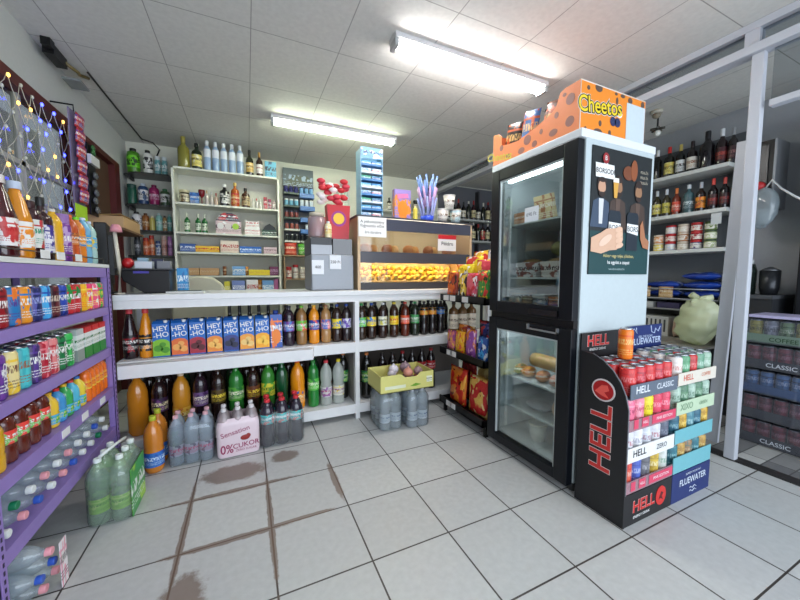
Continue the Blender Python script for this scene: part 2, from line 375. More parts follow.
# ------------------------------------------------------------------ ceiling lights
def tube_light(x0, x1, y, label, power, col):
    t = thing('tube_light', label, 'ceiling light', ((x0 + x1) / 2, y, CEIL), group=None)
    L = (x1 - x0) / 2
    put('housing', B().box(-L, L, -.056, .056, -.034, 0), plain((205, 205, 205), .4), t)  # housing made wider than the diffuser to shade the ceiling around it
    put('diffuser', B().prism([(-.042, -.03), (-.036, -.06), (-.02, -.075), (.02, -.075), (.036, -.06), (.042, -.03)], 'x', -L + .03, L - .03), glow(col, power), t)
    for s in (-1, 1): put('end_cap', B().box(min(s * L, s * (L - .03)), max(s * L, s * (L - .03)), -.046, .046, -.078, -.03), plain((170, 172, 172), .4), t)
tube_light(.92, 2.28, 2.12, 'bright white tube light on the ceiling, nearer the fridge and its orange box', 40, (255, 252, 250))
tube_light(.26, 1.60, 3.63, 'greenish-white tube light on the ceiling above the counter, nearer the back wall', 36, (246, 255, 226))

# ================================================================== counter
c = thing('shop_counter', 'long white painted counter with open shelves of bottles and juice cartons', 'counter', (0, 0, 0))
put('countertop', B().box(-.80, 2.3, 2.735, 3.35, 1.085, 1.125), white_paint, c, bevel=.004)
put('apron', B().box(-.80, 2.3, 2.745, 2.78, 1.03, 1.085), white_paint, c)
put('middle_shelf', B().box(-.80, 2.3, 2.755, 3.3, .645, .678), white_paint, c)
put('shelf_edge', B().box(-.80, 2.3, 2.74, 2.755, .59, .678), white_paint, c, bevel=.003)
put('bottom_shelf', B().box(-.80, 2.3, 2.755, 3.3, .095, .13), white_paint, c)
put('plinth', B().box(-.80, 2.3, 2.742, 2.755, .05, .13), white_paint, c)
for x, y in ((-.80, 3.24), (.832, 2.738), (2.26, 2.738)): put('upright', B().box(x, x + .038, y, y + .052, 0, 1.03), white_paint, c)
put('back_panel', B().box(-.80, 2.3, 3.3, 3.32, 0, .62), plain((92, 84, 78), .8), c)
put('side_panel', B().box(.834, .868, 2.79, 3.3, .13, .645).box(.834, .868, 2.79, 3.3, .678, 1.03), plain((150, 146, 140), .7), c)
sb = put('front_board', B().prism([(-.77, 2.642), (.46, 2.65), (.48, 2.74), (-.80, 2.74)], 'z', .586, .672), white_paint, c, bevel=.003)

# ------------------------------------------------------------------ bakery display case on the counter
WD = plain((206, 178, 142), .5, bump=.05)
k = thing('bakery_display', 'wood-sided glass bakery case with two lit tiers of pastries on the counter', 'display case', (0, 0, 0))
y0, y1 = 2.86, 3.30
put('side_panel', B().box(.90, .925, y0, y1, 1.125, 1.775), WD, k); put('side_panel', B().box(2.11, 2.135, y0, y1, 1.125, 1.775), WD, k)
put('top_panel', B().box(.89, 2.145, y0 - .01, y1 + .02, 1.775, 1.79), plain((62, 66, 72), .4), k)
put('back_panel', B().box(.925, 2.11, y1 - .01, y1, 1.17, 1.775), plain((222, 208, 180), .7), k)
put('bottom_panel', B().box(.925, 2.11, y0, y1, 1.125, 1.19), plain((60, 58, 62), .5), k)
put('front_rail', B().box(.925, 2.11, y0 - .008, y0 + .012, 1.665, 1.77), plain((66, 70, 86), .35), k)
put('shelf', B().box(.925, 2.11, y0 + .03, y1 - .01, 1.43, 1.445), plain((220, 200, 170), .5), k)
put('shelf_rail', B().box(.925, 2.11, y0, y0 + .02, 1.37, 1.47), plain((70, 70, 78), .35), k)
put('front_glass', B().box(.925, 2.11, y0 + .004, y0 + .008, 1.19, 1.67), pane((240, 240, 235), .05), k)
lamp = put('light_strip', B().box(.96, 2.08, y0 + .06, y0 + .09, 1.40, 1.428), glow((255, 222, 150), 26), k)
put('light_strip', B().box(.96, 2.08, y0 + .06, y0 + .09, 1.745, 1.773), glow((255, 240, 215), 9), k)
n = put('price_notice', B().box(.905, 1.17, y0 - .016, y0 - .010, 1.60, 1.775), plain((240, 240, 238), .6), k)
text('A péksütemény\nfogyasztás előtt', .036, plain(BLACK), (1.035, y0 - .017, 1.715), '-y', n); text('ára darabra', .034, plain(BLACK), (1.04, y0 - .017, 1.64), '-y', n)
n = put('price_card', B().box(1.72, 1.93, y0 - .014, y0 - .009, 1.50, 1.655), plain((243, 240, 238), .6), k)
put('card_header', B().box(1.72, 1.93, y0 - .017, y0 - .0145, 1.615, 1.655), plain((200, 30, 40), .6), n)
text('Pékáru', .05, plain(BLACK), (1.825, y0 - .016, 1.57), '-y', n, .01)
for i in range(10):
    x = 1.0 + i * .113; big = i % 3
    o = put('bread_roll', B().ball((0, 0, .052), .056, .96 if big else .9, 1.1, .9).ball((.01, -.01, .082), .032, 1.1, .8, .6), plain([(196, 128, 66), (214, 156, 90), (170, 100, 52), (222, 178, 120)][i % 4], .5, bump=.3), None, (x, 2.97 + .1 * (i % 2), 1.45))
    tag(o, f'golden brown bread roll on the upper tier, {NUM[i]} from the coffee machine side', 'bread roll', 'bread rolls in the bakery case')
for i in range(42):
    x = .985 + (i % 14) * .082 + random.uniform(-.01, .01); lay = i // 14
    pts = [(-.05 + .1 * t / 6, .014 * math.sin(t * 1.7), .02 + .012 * math.sin(t * 1.1)) for t in range(7)]
    o = put('pastry', B().tube([(p[0], p[1], p[2]) for p in pts], .021, 7), plain([(244, 206, 96), (248, 216, 112), (238, 190, 84)][i % 3], .5, bump=.3), None,
            (x, 2.965 + .112 * lay, 1.209 + .045 * lay + random.uniform(0, .012)), (0, 0, PI / 2 + random.uniform(-.3, .3)))
    tag(o, 'yellow cheese pastry in the heap on the lower lit tier', 'pastry', 'cheese pastries heaped on the lower tier')

# ------------------------------------------------------------------ coffee machine
k = thing('coffee_machine', 'silver grey coffee machine with paper notes beside the bakery case', 'coffee machine', (.68, 3.02, 1.125))
put('body', B().box(-.185, .185, -.15, .2, 0, .31), plain((140, 144, 150), .4, .3), k, bevel=.01)
put('upper_body', B().box(-.185, .0, -.13, .2, .31, .455), plain((52, 54, 58), .4), k, bevel=.006)
put('control_panel', B().box(-.18, -.005, -.145, -.13, .31, .39), plain((150, 153, 158), .35, .3), k)
put('bean_hopper', B().box(.01, .18, -.12, .18, .31, .45), pane((90, 90, 94), .12, .4), k)
put('hopper_divider', B().box(.085, .1, -.10, .16, .31, .44), plain((60, 60, 64), .3), k)
for px, z, t in ((-.13, .2, '400'), (.02, .245, '250 Ft')):
    q = put('paper_note', B().box(px - .05, px + .05, -.158, -.154, z - .06, z + .06), plain((235, 238, 242), .7), k); text(t, .035, plain(BLACK), (px, -.16, z), '-y', q)

# ------------------------------------------------------------------ two-door fridge
k = thing('display_fridge', 'tall two-door glass fridge with black door frames and a beer poster', 'fridge', (0, 0, 0))
fw = plain((188, 199, 202), .4); inner = plain((216, 222, 222), .5)
X0, X1, Y0, Y1 = 1.665, 2.28, 1.245, 1.94
put('side_panel', B().box(X0, X1, Y0, Y0 + .04, .06, 2.0), fw, k, bevel=.004); put('side_panel', B().box(X0, X1, Y1 - .04, Y1, .06, 2.0), fw, k, bevel=.004)
put('back_panel', B().box(X1 - .03, X1, Y0 + .04, Y1 - .04, .06, 2.0), inner, k)
put('top_panel', B().box(X0 - .045, X1, Y0 - .005, Y1 + .005, 1.985, 2.03), plain((224, 229, 232), .35), k, bevel=.004)
put('middle_deck', B().box(X0, X1 - .03, Y0 + .04, Y1 - .04, .93, 1.05), inner, k); put('floor_panel', B().box(X0, X1 - .03, Y0 + .04, Y1 - .04, .06, .12), inner, k)
put('front_bar', B().box(X0 - .035, X0, Y0 + .01, Y1 - .01, .955, 1.0), black_plastic, k)
for z0, z1, nm in ((1.0, 1.98, 'upper'), (.055, .955, 'lower')):
    d = put('door', B().box(1.61, 1.66, Y0 + .005, Y0 + .095, z0, z1).box(1.61, 1.66, Y1 - .085, Y1 - .005, z0, z1).box(1.61, 1.66, Y0 + .095, Y1 - .085, z0, z0 + (.075 if nm == 'upper' else .06)).box(1.61, 1.66, Y0 + .095, Y1 - .085, z1 - .075, z1), dark_frame, k, bevel=.004)
    put('glass_pane', B().box(1.63, 1.636, Y0 + .095, Y1 - .085, z0 + .06, z1 - .075), pane((244, 249, 247), .07), d)
    put('door_trim', B().box(1.618, 1.63, Y0 + .095, Y0 + .105, z0 + .065, z1 - .075).box(1.618, 1.63, Y1 - .095, Y1 - .085, z0 + .065, z1 - .075).box(1.618, 1.63, Y0 + .105, Y1 - .095, z1 - .085, z1 - .075), plain((190, 198, 198), .35), d)
    if nm == 'lower': put('handle', B().box(1.595, 1.61, 1.33, 1.56, .918, .926).box(1.595, 1.612, 1.55, 1.56, .918, .95).box(1.595, 1.612, 1.33, 1.34, .918, .95), plain((180, 184, 188), .3, .8), d)
    else: put('handle', B().box(1.6, 1.612, 1.34, 1.55, 1.015, 1.05), plain((8, 8, 9), .25), d)
for y in (Y0 + .035, Y1 - .06):
    for x in (1.70, 2.22): put('foot', B().cyl(x, y, 0, .06, .02, 10), plain((70, 70, 70), .5), k)
shelf_m = plain((205, 212, 212), .4)
for z in (1.23, 1.60, .30, .52): put('shelf', B().box(1.72, X1 - .04, Y0 + .045, Y1 - .045, z, z + .012), shelf_m, k)
put('shelf_rail', B().box(1.70, 1.715, Y1 - .10, Y1 - .085, .15, .9).box(1.70, 1.715, Y1 - .10, Y1 - .085, 1.1, 1.8), plain((235, 238, 238), .5), k)
for z in (.865, 1.865): put('light_strip', B().box(1.675, 1.70, Y0 + .10, Y1 - .10, z + .03, z + .06), glow((238, 246, 255), 10), k)  # glowing strips added to brighten the fridge interior
# the poster
ps = put('poster', B().box(1.71, 2.245, 1.238, 1.2448, 1.26, 1.955), plain((24, 30, 32), .45), k)
ps['label'] = 'dark green beer poster of three men raising cans'
put('poster_field', B().box(1.71, 2.245, 1.2362, 1.2378, 1.26, 1.50), plain((14, 62, 64), .45), ps)
def disc(x, z, rx, rz, m, y=1.236, name='poster_shape', rot=0):
    b = B(); P = []
    for i in range(18):
        a = 2 * PI * i / 18; u, v = rx * math.cos(a), rz * math.sin(a); P.append((x + u * math.cos(rot) - v * math.sin(rot), z + u * math.sin(rot) + v * math.cos(rot)))
    return put(name, b.prism(P, 'y', y - .001, y), m, ps)
skin = plain((196, 150, 122), .5); jean = plain((58, 74, 96), .5); tan = plain((150, 110, 80), .5); hair = plain((44, 28, 22), .6)
for x, z, mm in ((1.79, 1.735, skin), (1.935, 1.745, tan), (2.12, 1.735, tan)):
    put('poster_shape', B().prism([(x - .085, 1.52), (x + .085, 1.52), (x + .065, z - .075), (x + .02, z - .055), (x - .02, z - .055), (x - .065, z - .075)], 'y', 1.2355, 1.2362), jean if x < 1.9 else plain((66, 50, 42), .5), ps)
    disc(x, z + .018, .038, .055, hair, 1.2352); disc(x, z, .031, .046, mm, 1.234); put('poster_shape', B().prism([(x - .029, z - .012), (x - .016, z - .022), (x + .016, z - .022), (x + .029, z - .012), (x + .024, z - .04), (x, z - .052), (x - .024, z - .04)], 'y', 1.2325, 1.2335), hair, ps); disc(x, z + .044, .03, .014, hair, 1.2335)
    put('poster_shape', B().prism([(x - .014, 1.54), (x + .014, 1.54), (x + .02, z - .058), (x - .02, z - .058)], 'y', 1.2345, 1.2354), plain((206, 206, 206) if x < 1.9 else (90, 70, 60), .5), ps)
disc(2.02, 1.84, .05, .04, plain((116, 62, 34), .5), 1.2352); disc(2.07, 1.86, .03, .06, plain((140, 76, 40), .5), 1.2345)
put('poster_shape', B().prism([(1.895, 1.69), (1.92, 1.69), (1.93, 1.78), (1.885, 1.78)], 'y', 1.232, 1.2335), plain((214, 160, 70), .4), ps)
put('poster_shape', B().prism([(1.883, 1.775), (1.932, 1.775), (1.93, 1.80), (1.885, 1.80)], 'y', 1.2318, 1.2335), plain((235, 232, 222), .5), ps)
for x, s in ((1.91, 1), (2.075, 1)):
    put('poster_can', B().prism([(x - .052, 1.40 if x > 2 else 1.46), (x + .052, 1.40 if x > 2 else 1.46), (x + .055, 1.60), (x + .04, 1.62), (x - .04, 1.62), (x - .055, 1.60)], 'y', 1.2325, 1.234), plain((34, 44, 54), .3), ps)
    put('poster_shape', B().prism([(x - .052, 1.505), (x + .052, 1.49), (x + .052, 1.55), (x - .052, 1.555)], 'y', 1.2312, 1.2324), plain(WHITE, .4), ps)
    text('BORS', .042, plain((30, 26, 30)), (x, 1.231, 1.523), '-y', ps, .012)
put('poster_hand', B().prism([(1.712, 1.385), (1.80, 1.375), (1.87, 1.395), (1.93, 1.40), (1.975, 1.425), (1.985, 1.47), (1.98, 1.52), (1.94, 1.525), (1.90, 1.52), (1.84, 1.515), (1.79, 1.49), (1.712, 1.46)], 'y', 1.2295, 1.231), plain((210, 168, 140), .5), ps)
for i in range(4): disc(1.955 - .004 * i, 1.425 + .03 * i, .034, .015, plain((222, 182, 154), .5), 1.229, 'poster_finger', .25)
disc(1.83, 1.45, .06, .022, plain((226, 192, 168), .5), 1.2289, 'poster_shape', .5)
put('poster_hand', B().prism([(2.235, 1.41), (2.18, 1.42), (2.15, 1.47), (2.145, 1.55), (2.165, 1.58), (2.20, 1.48), (2.238, 1.46)], 'y', 1.2295, 1.231), plain((170, 112, 78), .5), ps)
put('poster_badge', B().prism([(1.735, 1.79), (1.895, 1.79), (1.885, 1.865), (1.83, 1.865), (1.83, 1.90), (1.80, 1.90), (1.80, 1.865), (1.73, 1.865)], 'y', 1.2325, 1.2345), plain(WHITE, .4), ps)
text('BORSODI', .037, plain((36, 18, 22)), (1.812, 1.2318, 1.825), '-y', ps, .012)
disc(1.812, 1.895, .026, .03, plain((150, 40, 44), .4), 1.232); text('B', .036, plain(WHITE), (1.812, 1.2305, 1.895), '-y', ps)
text('Akkor vagy teljes jólétben,', .026, plain((214, 196, 130)), (1.965, 1.235, 1.365), '-y', ps); text('ha együtt a csapat', .028, plain(WHITE), (1.965, 1.235, 1.328), '-y', ps, .008)
text('www.borsodisor.hu', .018, plain((170, 190, 190)), (1.95, 1.235, 1.29), '-y', ps)
for i in range(3): text('FELELŐS', .02, plain((190, 180, 160)), (2.17, 1.236, 1.86 - .03 * i), '-y', ps)

# ================================================================== purple rack along the window
PUR = plain((146, 122, 190), .4, bump=.05)
RX = -.78
k = thing('metal_rack', 'purple metal rack with white top full of bottles and cans under the window', 'rack', (0, 0, 0))
put('top_board', B().box(-1.21, RX + .004, .9, 2.64, 1.300, 1.320), plain((224, 226, 224), .4), k)
for z, lip in ((1.298, .055), (1.06, .045), (.81, .05), (.56, .055), (.305, .055)):
    put('shelf', B().box(-1.20, RX - .012, .9, 2.60, z - .015, z).box(RX - .012, RX, .9, 2.60, z - lip, z), PUR, k)
for x in (-1.2, RX - .03):
    for y in (.9, 1.495, 2.60):
        if y == .9 and x > -1: continue
        u = put('upright', B().box(x, x + .034, y, y + .006, 0, 1.298).box(x + .030 if x > -1 else x, x + .036 if x > -1 else x + .006, y, y + .034, 0, 1.298), PUR, k)
        if x > -1:
            b = B()
            for i in range(42): b.box(x + .0362, x + .0372, y + .014, y + .022, .03 + .03 * i, .045 + .03 * i)
            put('slot_holes', b, plain((40, 26, 60), .6), u)
put('wire_rail', B().tube([(RX - .01, .9, 1.352), (RX - .01, 2.6, 1.352)], .003).tube([(RX - .01, 2.6, 1.352), (RX - .01, 2.6, 1.318)], .003), plain((70, 66, 60), .4, .5), k)
for y, z in ((1.93, 1.345), (2.06, 1.345), (2.24, 1.345), (1.99, .535), (2.19, .535), (2.42, .535)): put('price_tag', B().box(RX + .0005, RX + .003, y - .035, y + .035, z - .02, z + .015), plain((236, 236, 236), .5), k)
# bottles on its white top
TOPZ = 1.3215
L_ = plain
top = [
 (1.69, .040, .25, 'pet', (70, 140, 190), (60, 120, 200), ((80, 150, 205), WHITE, (230, 120, 40)), 'blue drink bottle on the white rack top, at the picture edge end'),
 (1.795, .046, .31, 'syrup', (70, 18, 22), (214, 206, 200), ((238, 232, 230), (190, 40, 44), (200, 60, 60)), 'dark red syrup bottle with white and red label on the rack top'),
 (1.90, .046, .31, 'syrup', (222, 140, 22), (196, 206, 226), ((240, 238, 234), (232, 140, 40), (236, 150, 50)), 'big orange syrup bottle with pale ball cap on the rack top'),
 (1.99, .040, .25, 'wash', (58, 26, 32), (58, 26, 32), ((222, 226, 222), (60, 150, 120), (190, 50, 60)), 'dark berry bottle with white and green label on the rack top'),
 (2.08, .038, .285, 'spirit', (52, 20, 26), (24, 24, 26), ((230, 228, 236), (70, 60, 160), (60, 50, 140)), 'dark bottle with black cap and violet label on the rack top'),
 (2.175, .036, .25, 'pet', (232, 176, 40), (220, 214, 204), None, 'yellow unlabelled bottle on the rack top beside the black-capped one'),
 (2.265, .033, .24, 'spray', (120, 56, 150), (150, 110, 176), ((120, 56, 150), WHITE, (190, 160, 210)), 'slim purple bottle on the rack top'),
 (2.345, .036, .25, 'pet', (196, 84, 36), (236, 110, 50), ((206, 120, 50), WHITE, (120, 60, 40)), 'brown orange bottle with orange cap on the rack top'),
 (2.43, .036, .25, 'pet', (226, 130, 40), (120, 220, 40), ((226, 150, 50), WHITE, (80, 140, 190)), 'orange drink bottle with lime green cap on the rack top'),
 (2.51, .034, .26, 'pet', (120, 180, 216), (200, 212, 236), ((60, 160, 220), WHITE, (240, 200, 60)), 'pale blue bottle with light blue label on the rack top, away from the end'),
 (2.585, .034, .25, 'pet', (170, 205, 200), (200, 212, 236), ((70, 170, 224), (240, 220, 90), (240, 200, 60)), 'pale bottle with blue and yellow label at the counter end of the rack top'),
]
for y, r, h, kd, bc, cc, lb, lab in top:
    bottle(kd, (-.845, y, TOPZ), r, h, liquid(bc), plain(cc, .4), printed(*lb) if lb else None, lab)
# second shelf: cans
seq = [((150, 20, 30), WHITE, (60, 10, 20)), ((150, 20, 30), WHITE, (90, 20, 30)), ((40, 120, 180), (90, 60, 140), (230, 120, 40)), ((236, 150, 30), WHITE, (40, 120, 190)), ((34, 40, 96), (150, 160, 210), (90, 90, 170)), ((70, 170, 226), WHITE, (30, 80, 170)), ((96, 30, 40), (200, 180, 160), (60, 20, 30)), ((40, 70, 170), WHITE, (20, 40, 110)), ((204, 36, 44), WHITE, (30, 140, 60)), ((196, 40, 46), (240, 240, 240), (30, 130, 60)), ((240, 180, 30), (240, 110, 40), (250, 220, 80)), ((236, 60, 120), WHITE, (250, 200, 60)), ((240, 90, 130), (250, 220, 120), WHITE), ((60, 160, 70), (240, 220, 60), (230, 70, 110))]
cn = ['deep red can nearest the rack upright by the yellow juice', 'deep red can, second along', 'blue can with violet and orange print', 'orange can with blue print', 'navy can with pale print', 'sky blue can', 'maroon can with cream print', 'royal blue can with white print', 'red can with green base', 'bright red can with white print beside the yellow one', 'yellow and orange can', 'pink and white can with yellow blot', 'rose and cream can', 'green can with yellow print at the counter end']
for i, (a, n_) in enumerate(zip(seq, cn)):
    can((-.822, 1.60 + i * .0735, 1.062), .033, .15, printed(*a), n_ + ', on the upper purple shelf')
# third shelf: slim cans in three rows, then cartons
seq = [((214, 70, 80), WHITE, (180, 40, 60), 'coral red'), ((110, 60, 150), WHITE, (80, 40, 130), 'purple'), ((232, 214, 150), (120, 80, 60), (240, 200, 60), 'cream and yellow'), ((74, 190, 196), (150, 90, 60), (60, 170, 180), 'teal'), ((60, 40, 100), WHITE, (90, 60, 140), 'dark violet'), ((186, 36, 56), WHITE, (230, 120, 130), 'crimson'), ((220, 130, 130), WHITE, (186, 40, 56), 'salmon pink'), ((30, 120, 66), WHITE, (20, 60, 40), 'dark green'), ((60, 190, 90), WHITE, (30, 140, 60), 'bright green')]
for i, a in enumerate(seq):
    y = 1.56 + i * .072
    for rw in range(3):
        o = can((-.818 - .068 * rw, y, .812), .031, .165, printed(*a[:3]), f'{a[3]} slim can in the ' + ('front', 'second', 'third')[rw] + ' row on the middle purple shelf', lid=SILVER)
        if rw == 0 and i not in (2, 3):
            q = put('lettering', text_mesh('XIXO', .02), plain(WHITE, .4), o, (1.02, 0, .5)); q.rotation_euler = (Matrix.Rotation(PI / 2, 4, 'Z') @ Matrix.Rotation(PI / 2, 4, 'X') @ Matrix.Rotation(PI / 2, 4, 'Z')).to_euler(); q.scale = (.24, .85, .03)
for i in range(4):
    y = 2.235 + i * .098; m = printed((232, 236, 234), (40, 120, 60), (232, 236, 234), 1.0)
    t = thing('drink_carton', ('grey-white carton beside the bright green slim can', 'white carton with red top and green base, nearest the grey one', 'white carton with red top and green base, middle of three', 'white carton with red top and green base at the counter end')[i] + ' of the middle shelf', 'carton', (-.835, y, .812))
    put('carton_body', B().box(-.042, .042, -.040, .040, .06, .135), m, t); put('base_band', B().box(-.0422, .0422, -.0402, .0402, 0, .06), plain((150, 160, 156) if i == 0 else (50, 140, 60), .4), t)
    put('top_band', B().box(-.0422, .0422, -.0402, .0402, .135, .165), plain((190, 196, 196) if i == 0 else (206, 44, 40), .4), t)
# fourth shelf
bottle('pet', (-.835, 1.60, .562), .043, .20, liquid((226, 170, 30)), plain((220, 190, 60)), None, 'yellow juice bottle beside the front rack upright, lower purple shelf')
for i, y in enumerate((1.685, 1.762, 1.839, 1.916)):
    bottle('pet', (-.835, y, .562), .037, .20, liquid((96, 34, 22)), plain((190, 40, 40)), printed((230, 70, 60), WHITE, (110, 190, 80), 1.0, .35, 1), f'brown iced tea bottle with red and green label, {NUM[i]} from the yellow juice bottle')
    bottle('pet', (-.94, y, .562), .037, .20, liquid((110, 30, 24)), plain((200, 44, 40)), None, 'red-capped brown bottle in the back row behind the iced teas', group='back row of iced tea bottles')
for i, (y, c1, c2) in enumerate(((2.0, (240, 200, 60), 'yellow'), (2.07, (70, 150, 210), 'blue'), (2.14, (60, 170, 90), 'green'), (2.21, (90, 190, 220), 'aqua'), (2.28, (236, 210, 70), 'lemon and blue'))):
    bottle('fat', (-.835, y, .562), .033, .16, liquid(c1), plain(((240, 180, 30), (220, 40, 40), (240, 190, 40), (230, 60, 60), (60, 120, 200))[i]), printed((80, 170, 220), (240, 230, 90), (60, 170, 80)), f'small {c2} kids drink bottle on the lower purple shelf')
for i in range(5):
    for rw in range(2):
        bottle('pet', (-.825 - .085 * rw, 2.345 + i * .056, .562), .0272, .195, liquid((236, 112, 30)), plain((112, 200, 40)), printed((236, 140, 40), (200, 50, 30), (240, 200, 70)) if rw == 0 else None, f'orange juice bottle with green cap in the {("front", "back")[rw]} row, lower purple shelf counter end', group=f'orange juices {("front", "back")[rw]} row')
# lying bottles
capc = {'pink': (236, 160, 170), 'white': (228, 232, 232), 'blue': (50, 90, 190), 'green': (20, 120, 80)}
clear = clearpet((238, 246, 250), .2)
def lying(y, z, c, where, group, x=-1.118):
    bottle('water', (x, y, z), .041, .335, clear, plain(capc[c], .4), printed((190, 204, 214), (90, 110, 160), (214, 150, 170)) if c != 'white' else None,
           f'clear water bottle with {c} cap lying {where}', group=group + ', ' + c + ' caps', rot=(0, PI / 2, 0))
for i, c in enumerate(['white', 'white', 'pink', 'blue', 'white', 'pink', 'blue', 'white', 'white', 'green', 'white']):
    lying(1.45 if i == 0 else 1.475 + i * .1, .350, c, 'in the bottom row of the lowest purple shelf', 'bottles lying on the lowest shelf')
for i, c in enumerate(['green', 'white', 'pink', 'white', 'pink', 'white', 'white', 'blue', 'white']):
    lying(1.625 + i * .1, .421, c, 'on top in the lowest purple shelf', 'upper bottles lying on the lowest shelf', -1.115)
for lay, ys in ((0, (1.36, 1.45, 1.577, 1.667, 1.757)), (1, (1.405, 1.622, 1.712)), (2, (1.667,))):
    for y in ys: lying(y, .044 + lay * .0725, 'pink' if lay != 1 or y < 1.6 else 'blue', ('on the floor', 'second layer up', 'on top of the pile')[lay] + ' under the purple rack', f'bottles lying on the floor, layer {"abc"[lay]}', -1.075 + .012 * lay)
lb = put('leaflet', B().box(-.712, -.709, 1.70, 1.75, .002, .19), printed((232, 226, 228), (60, 60, 60), (230, 160, 180)), None, None, (0, 0, 0)); tag(lb, 'pink and white paper leaflet leaning on the bottles lying on the floor', 'leaflet')
# string lights on the window
def net():
    t = thing('string_light_net', 'net of blue and warm white fairy lights hung across the window', 'string lights', (0, 0, 0))
    w = B(); pts = []; dy, dz = .125, .105; rng = random.Random(3)
    P = {}
    for i in range(-1, 18):
        for j in range(8):
            y = 1.35 + i * dy + (j % 2) * dy / 2 + rng.uniform(-.02, .02); z = 2.41 - j * dz + rng.uniform(-.02, .02) - .012 * abs((i % 4) - 2)
            P[i, j] = (-1.205 + rng.uniform(-.012, .012), y, z)
    for (i, j), p in P.items():
        for q in ((i, j + 1), (i + (1 if j % 2 else -1), j + 1)):
            if q in P and P[q][1] < 3.5 and p[1] < 3.5: m = [(a + b) / 2 for a, b in zip(p, P[q])]; m[2] -= .012; w.tube([p, m, P[q]], .0022, 4)
    put('wire', w, plain((206, 200, 180), .4), t)
    bulb = B().ball((0, 0, 0), .0085, 1, 1, 1.5, 8, 5).mesh('bulb'); n = 0
    blue, warm, dim = glow((50, 60, 255), 9), glow((255, 190, 90), 2.6), plain((206, 206, 190), .2)
    for (i, j), p in P.items():
        if p[1] > 3.5 or p[1] < 2.3: continue
        put('bulb', bulb, (blue, dim, warm, blue, dim)[(i * 2 + j * 3 + (i * j) % 3) % 5], t, (p[0] + .006, p[1], p[2] - .012)); n += 1
net()
# hanging strips of packs beside the window
k = thing('hanging_strip', 'clear hanging strip with lime tag holding small red snack packs by the window', 'display strip', (-1.12, 3.3, 0))
put('hook', B().tube([(-.125, 0, 2.5), (0, 0, 2.5), (0, 0, 2.44)], .006), black_plastic, k); put('strip', B().box(-.004, .004, -.09, .09, 1.72, 2.45), clearpet((200, 190, 220), .3), k); put('tag', B().box(.004, .008, -.09, .10, 1.66, 1.78), plain((176, 220, 40), .5), k)
for i in range(6):
    snack_bag((-1.095, 3.3, 1.79 + i * .108), .15, .03, .104, printed((190, 50, 60), (236, 230, 226), (90, 60, 150)), f'small red and silver snack pack, {NUM[i]} from the bottom of the window strip', (.1, 0, PI / 2), 'packs on the window strip')
k = thing('blister_strip', 'black hanging card of small blister packs in front of the brown door', 'display strip', (-1.14, 3.62, 0))
put('card', B().box(-.005, .005, -.075, .075, 1.75, 2.32), black_plastic, k); put('white_header', B().box(.005, .03, -.085, .085, 2.16, 2.23), plain((226, 226, 224), .4), k)
for i in range(5): put('blister', B().ball((0, 0, 0), .03, .5, 1.4, 1, 8, 6), plain((96, 98, 100), .15), k, (.02, .015 * (-1) ** i, 1.80 + i * .07))
for i in range(2): put('blister', B().ball((0, 0, 0), .025, .5, 1.4, 1, 8, 6), plain((60, 110, 60), .2), k, (.02, 0, 2.26 + .04 * i))
# ceiling-corner fittings
k = thing('alarm_box', 'black alarm bracket with a clear plate in the ceiling corner over the window', 'alarm', (-1.14, 3.2, CEIL))
put('bracket', B().box(-.07, -.01, -.05, .14, -.07, -.001).box(-.05, .0, -.12, -.06, -.05, -.001), black_plastic, k); put('wiring', B().tube([(-.02, .12, -.03), (.03, .2, -.05), (.0, .3, -.02), (.04, .36, -.006)], .012), plain((120, 104, 60), .4), k)
put('clear_plate', B().box(-.07, .04, .20, .36, -.11, -.095), clearpet((190, 194, 190), .4), k)
tag(put('ceiling_cable', B().tube([(-1.07, 3.45, CEIL - .012), (-1.06, 4.3, CEIL - .012), (-1.05, 4.82, CEIL - .012), (-.95, 4.84, CEIL - .03), (-.9, 4.9, CEIL - .08), (-.97, 4.98, CEIL - .2)], .008), plain((40, 40, 38), .5)), 'dark cable running along the ceiling corner to the back wall', 'cable')

# ================================================================== counter, middle shelf
MZ = .680
bottle('syrup', (-.746, 2.85, MZ), .043, .345, liquid((34, 16, 22)), plain((190, 50, 60)), printed((26, 22, 26), (230, 226, 220), (150, 30, 40)), 'dark cherry syrup bottle with red cap at the rack end of the middle shelf')
bottle('syrup', (-.656, 2.85, MZ), .043, .345, liquid((226, 140, 24)), plain((200, 60, 60)), printed((30, 24, 24), (235, 230, 220), (230, 150, 40)), 'orange syrup bottle with black label beside the dark syrup on the middle shelf')
fr = [('green apple', (130, 190, 50), (80, 150, 40)), ('peach', (226, 110, 50), (240, 170, 90)), ('sour cherry', (170, 40, 60), (90, 20, 30)), ('apricot', (236, 140, 50), (250, 190, 90)), ('blackcurrant', (50, 60, 130), (24, 26, 60)), ('multi fruit', (238, 160, 60), (240, 200, 120)), ('orange', (244, 170, 30), (250, 200, 70))]
blue_m = plain((30, 104, 190), .35)
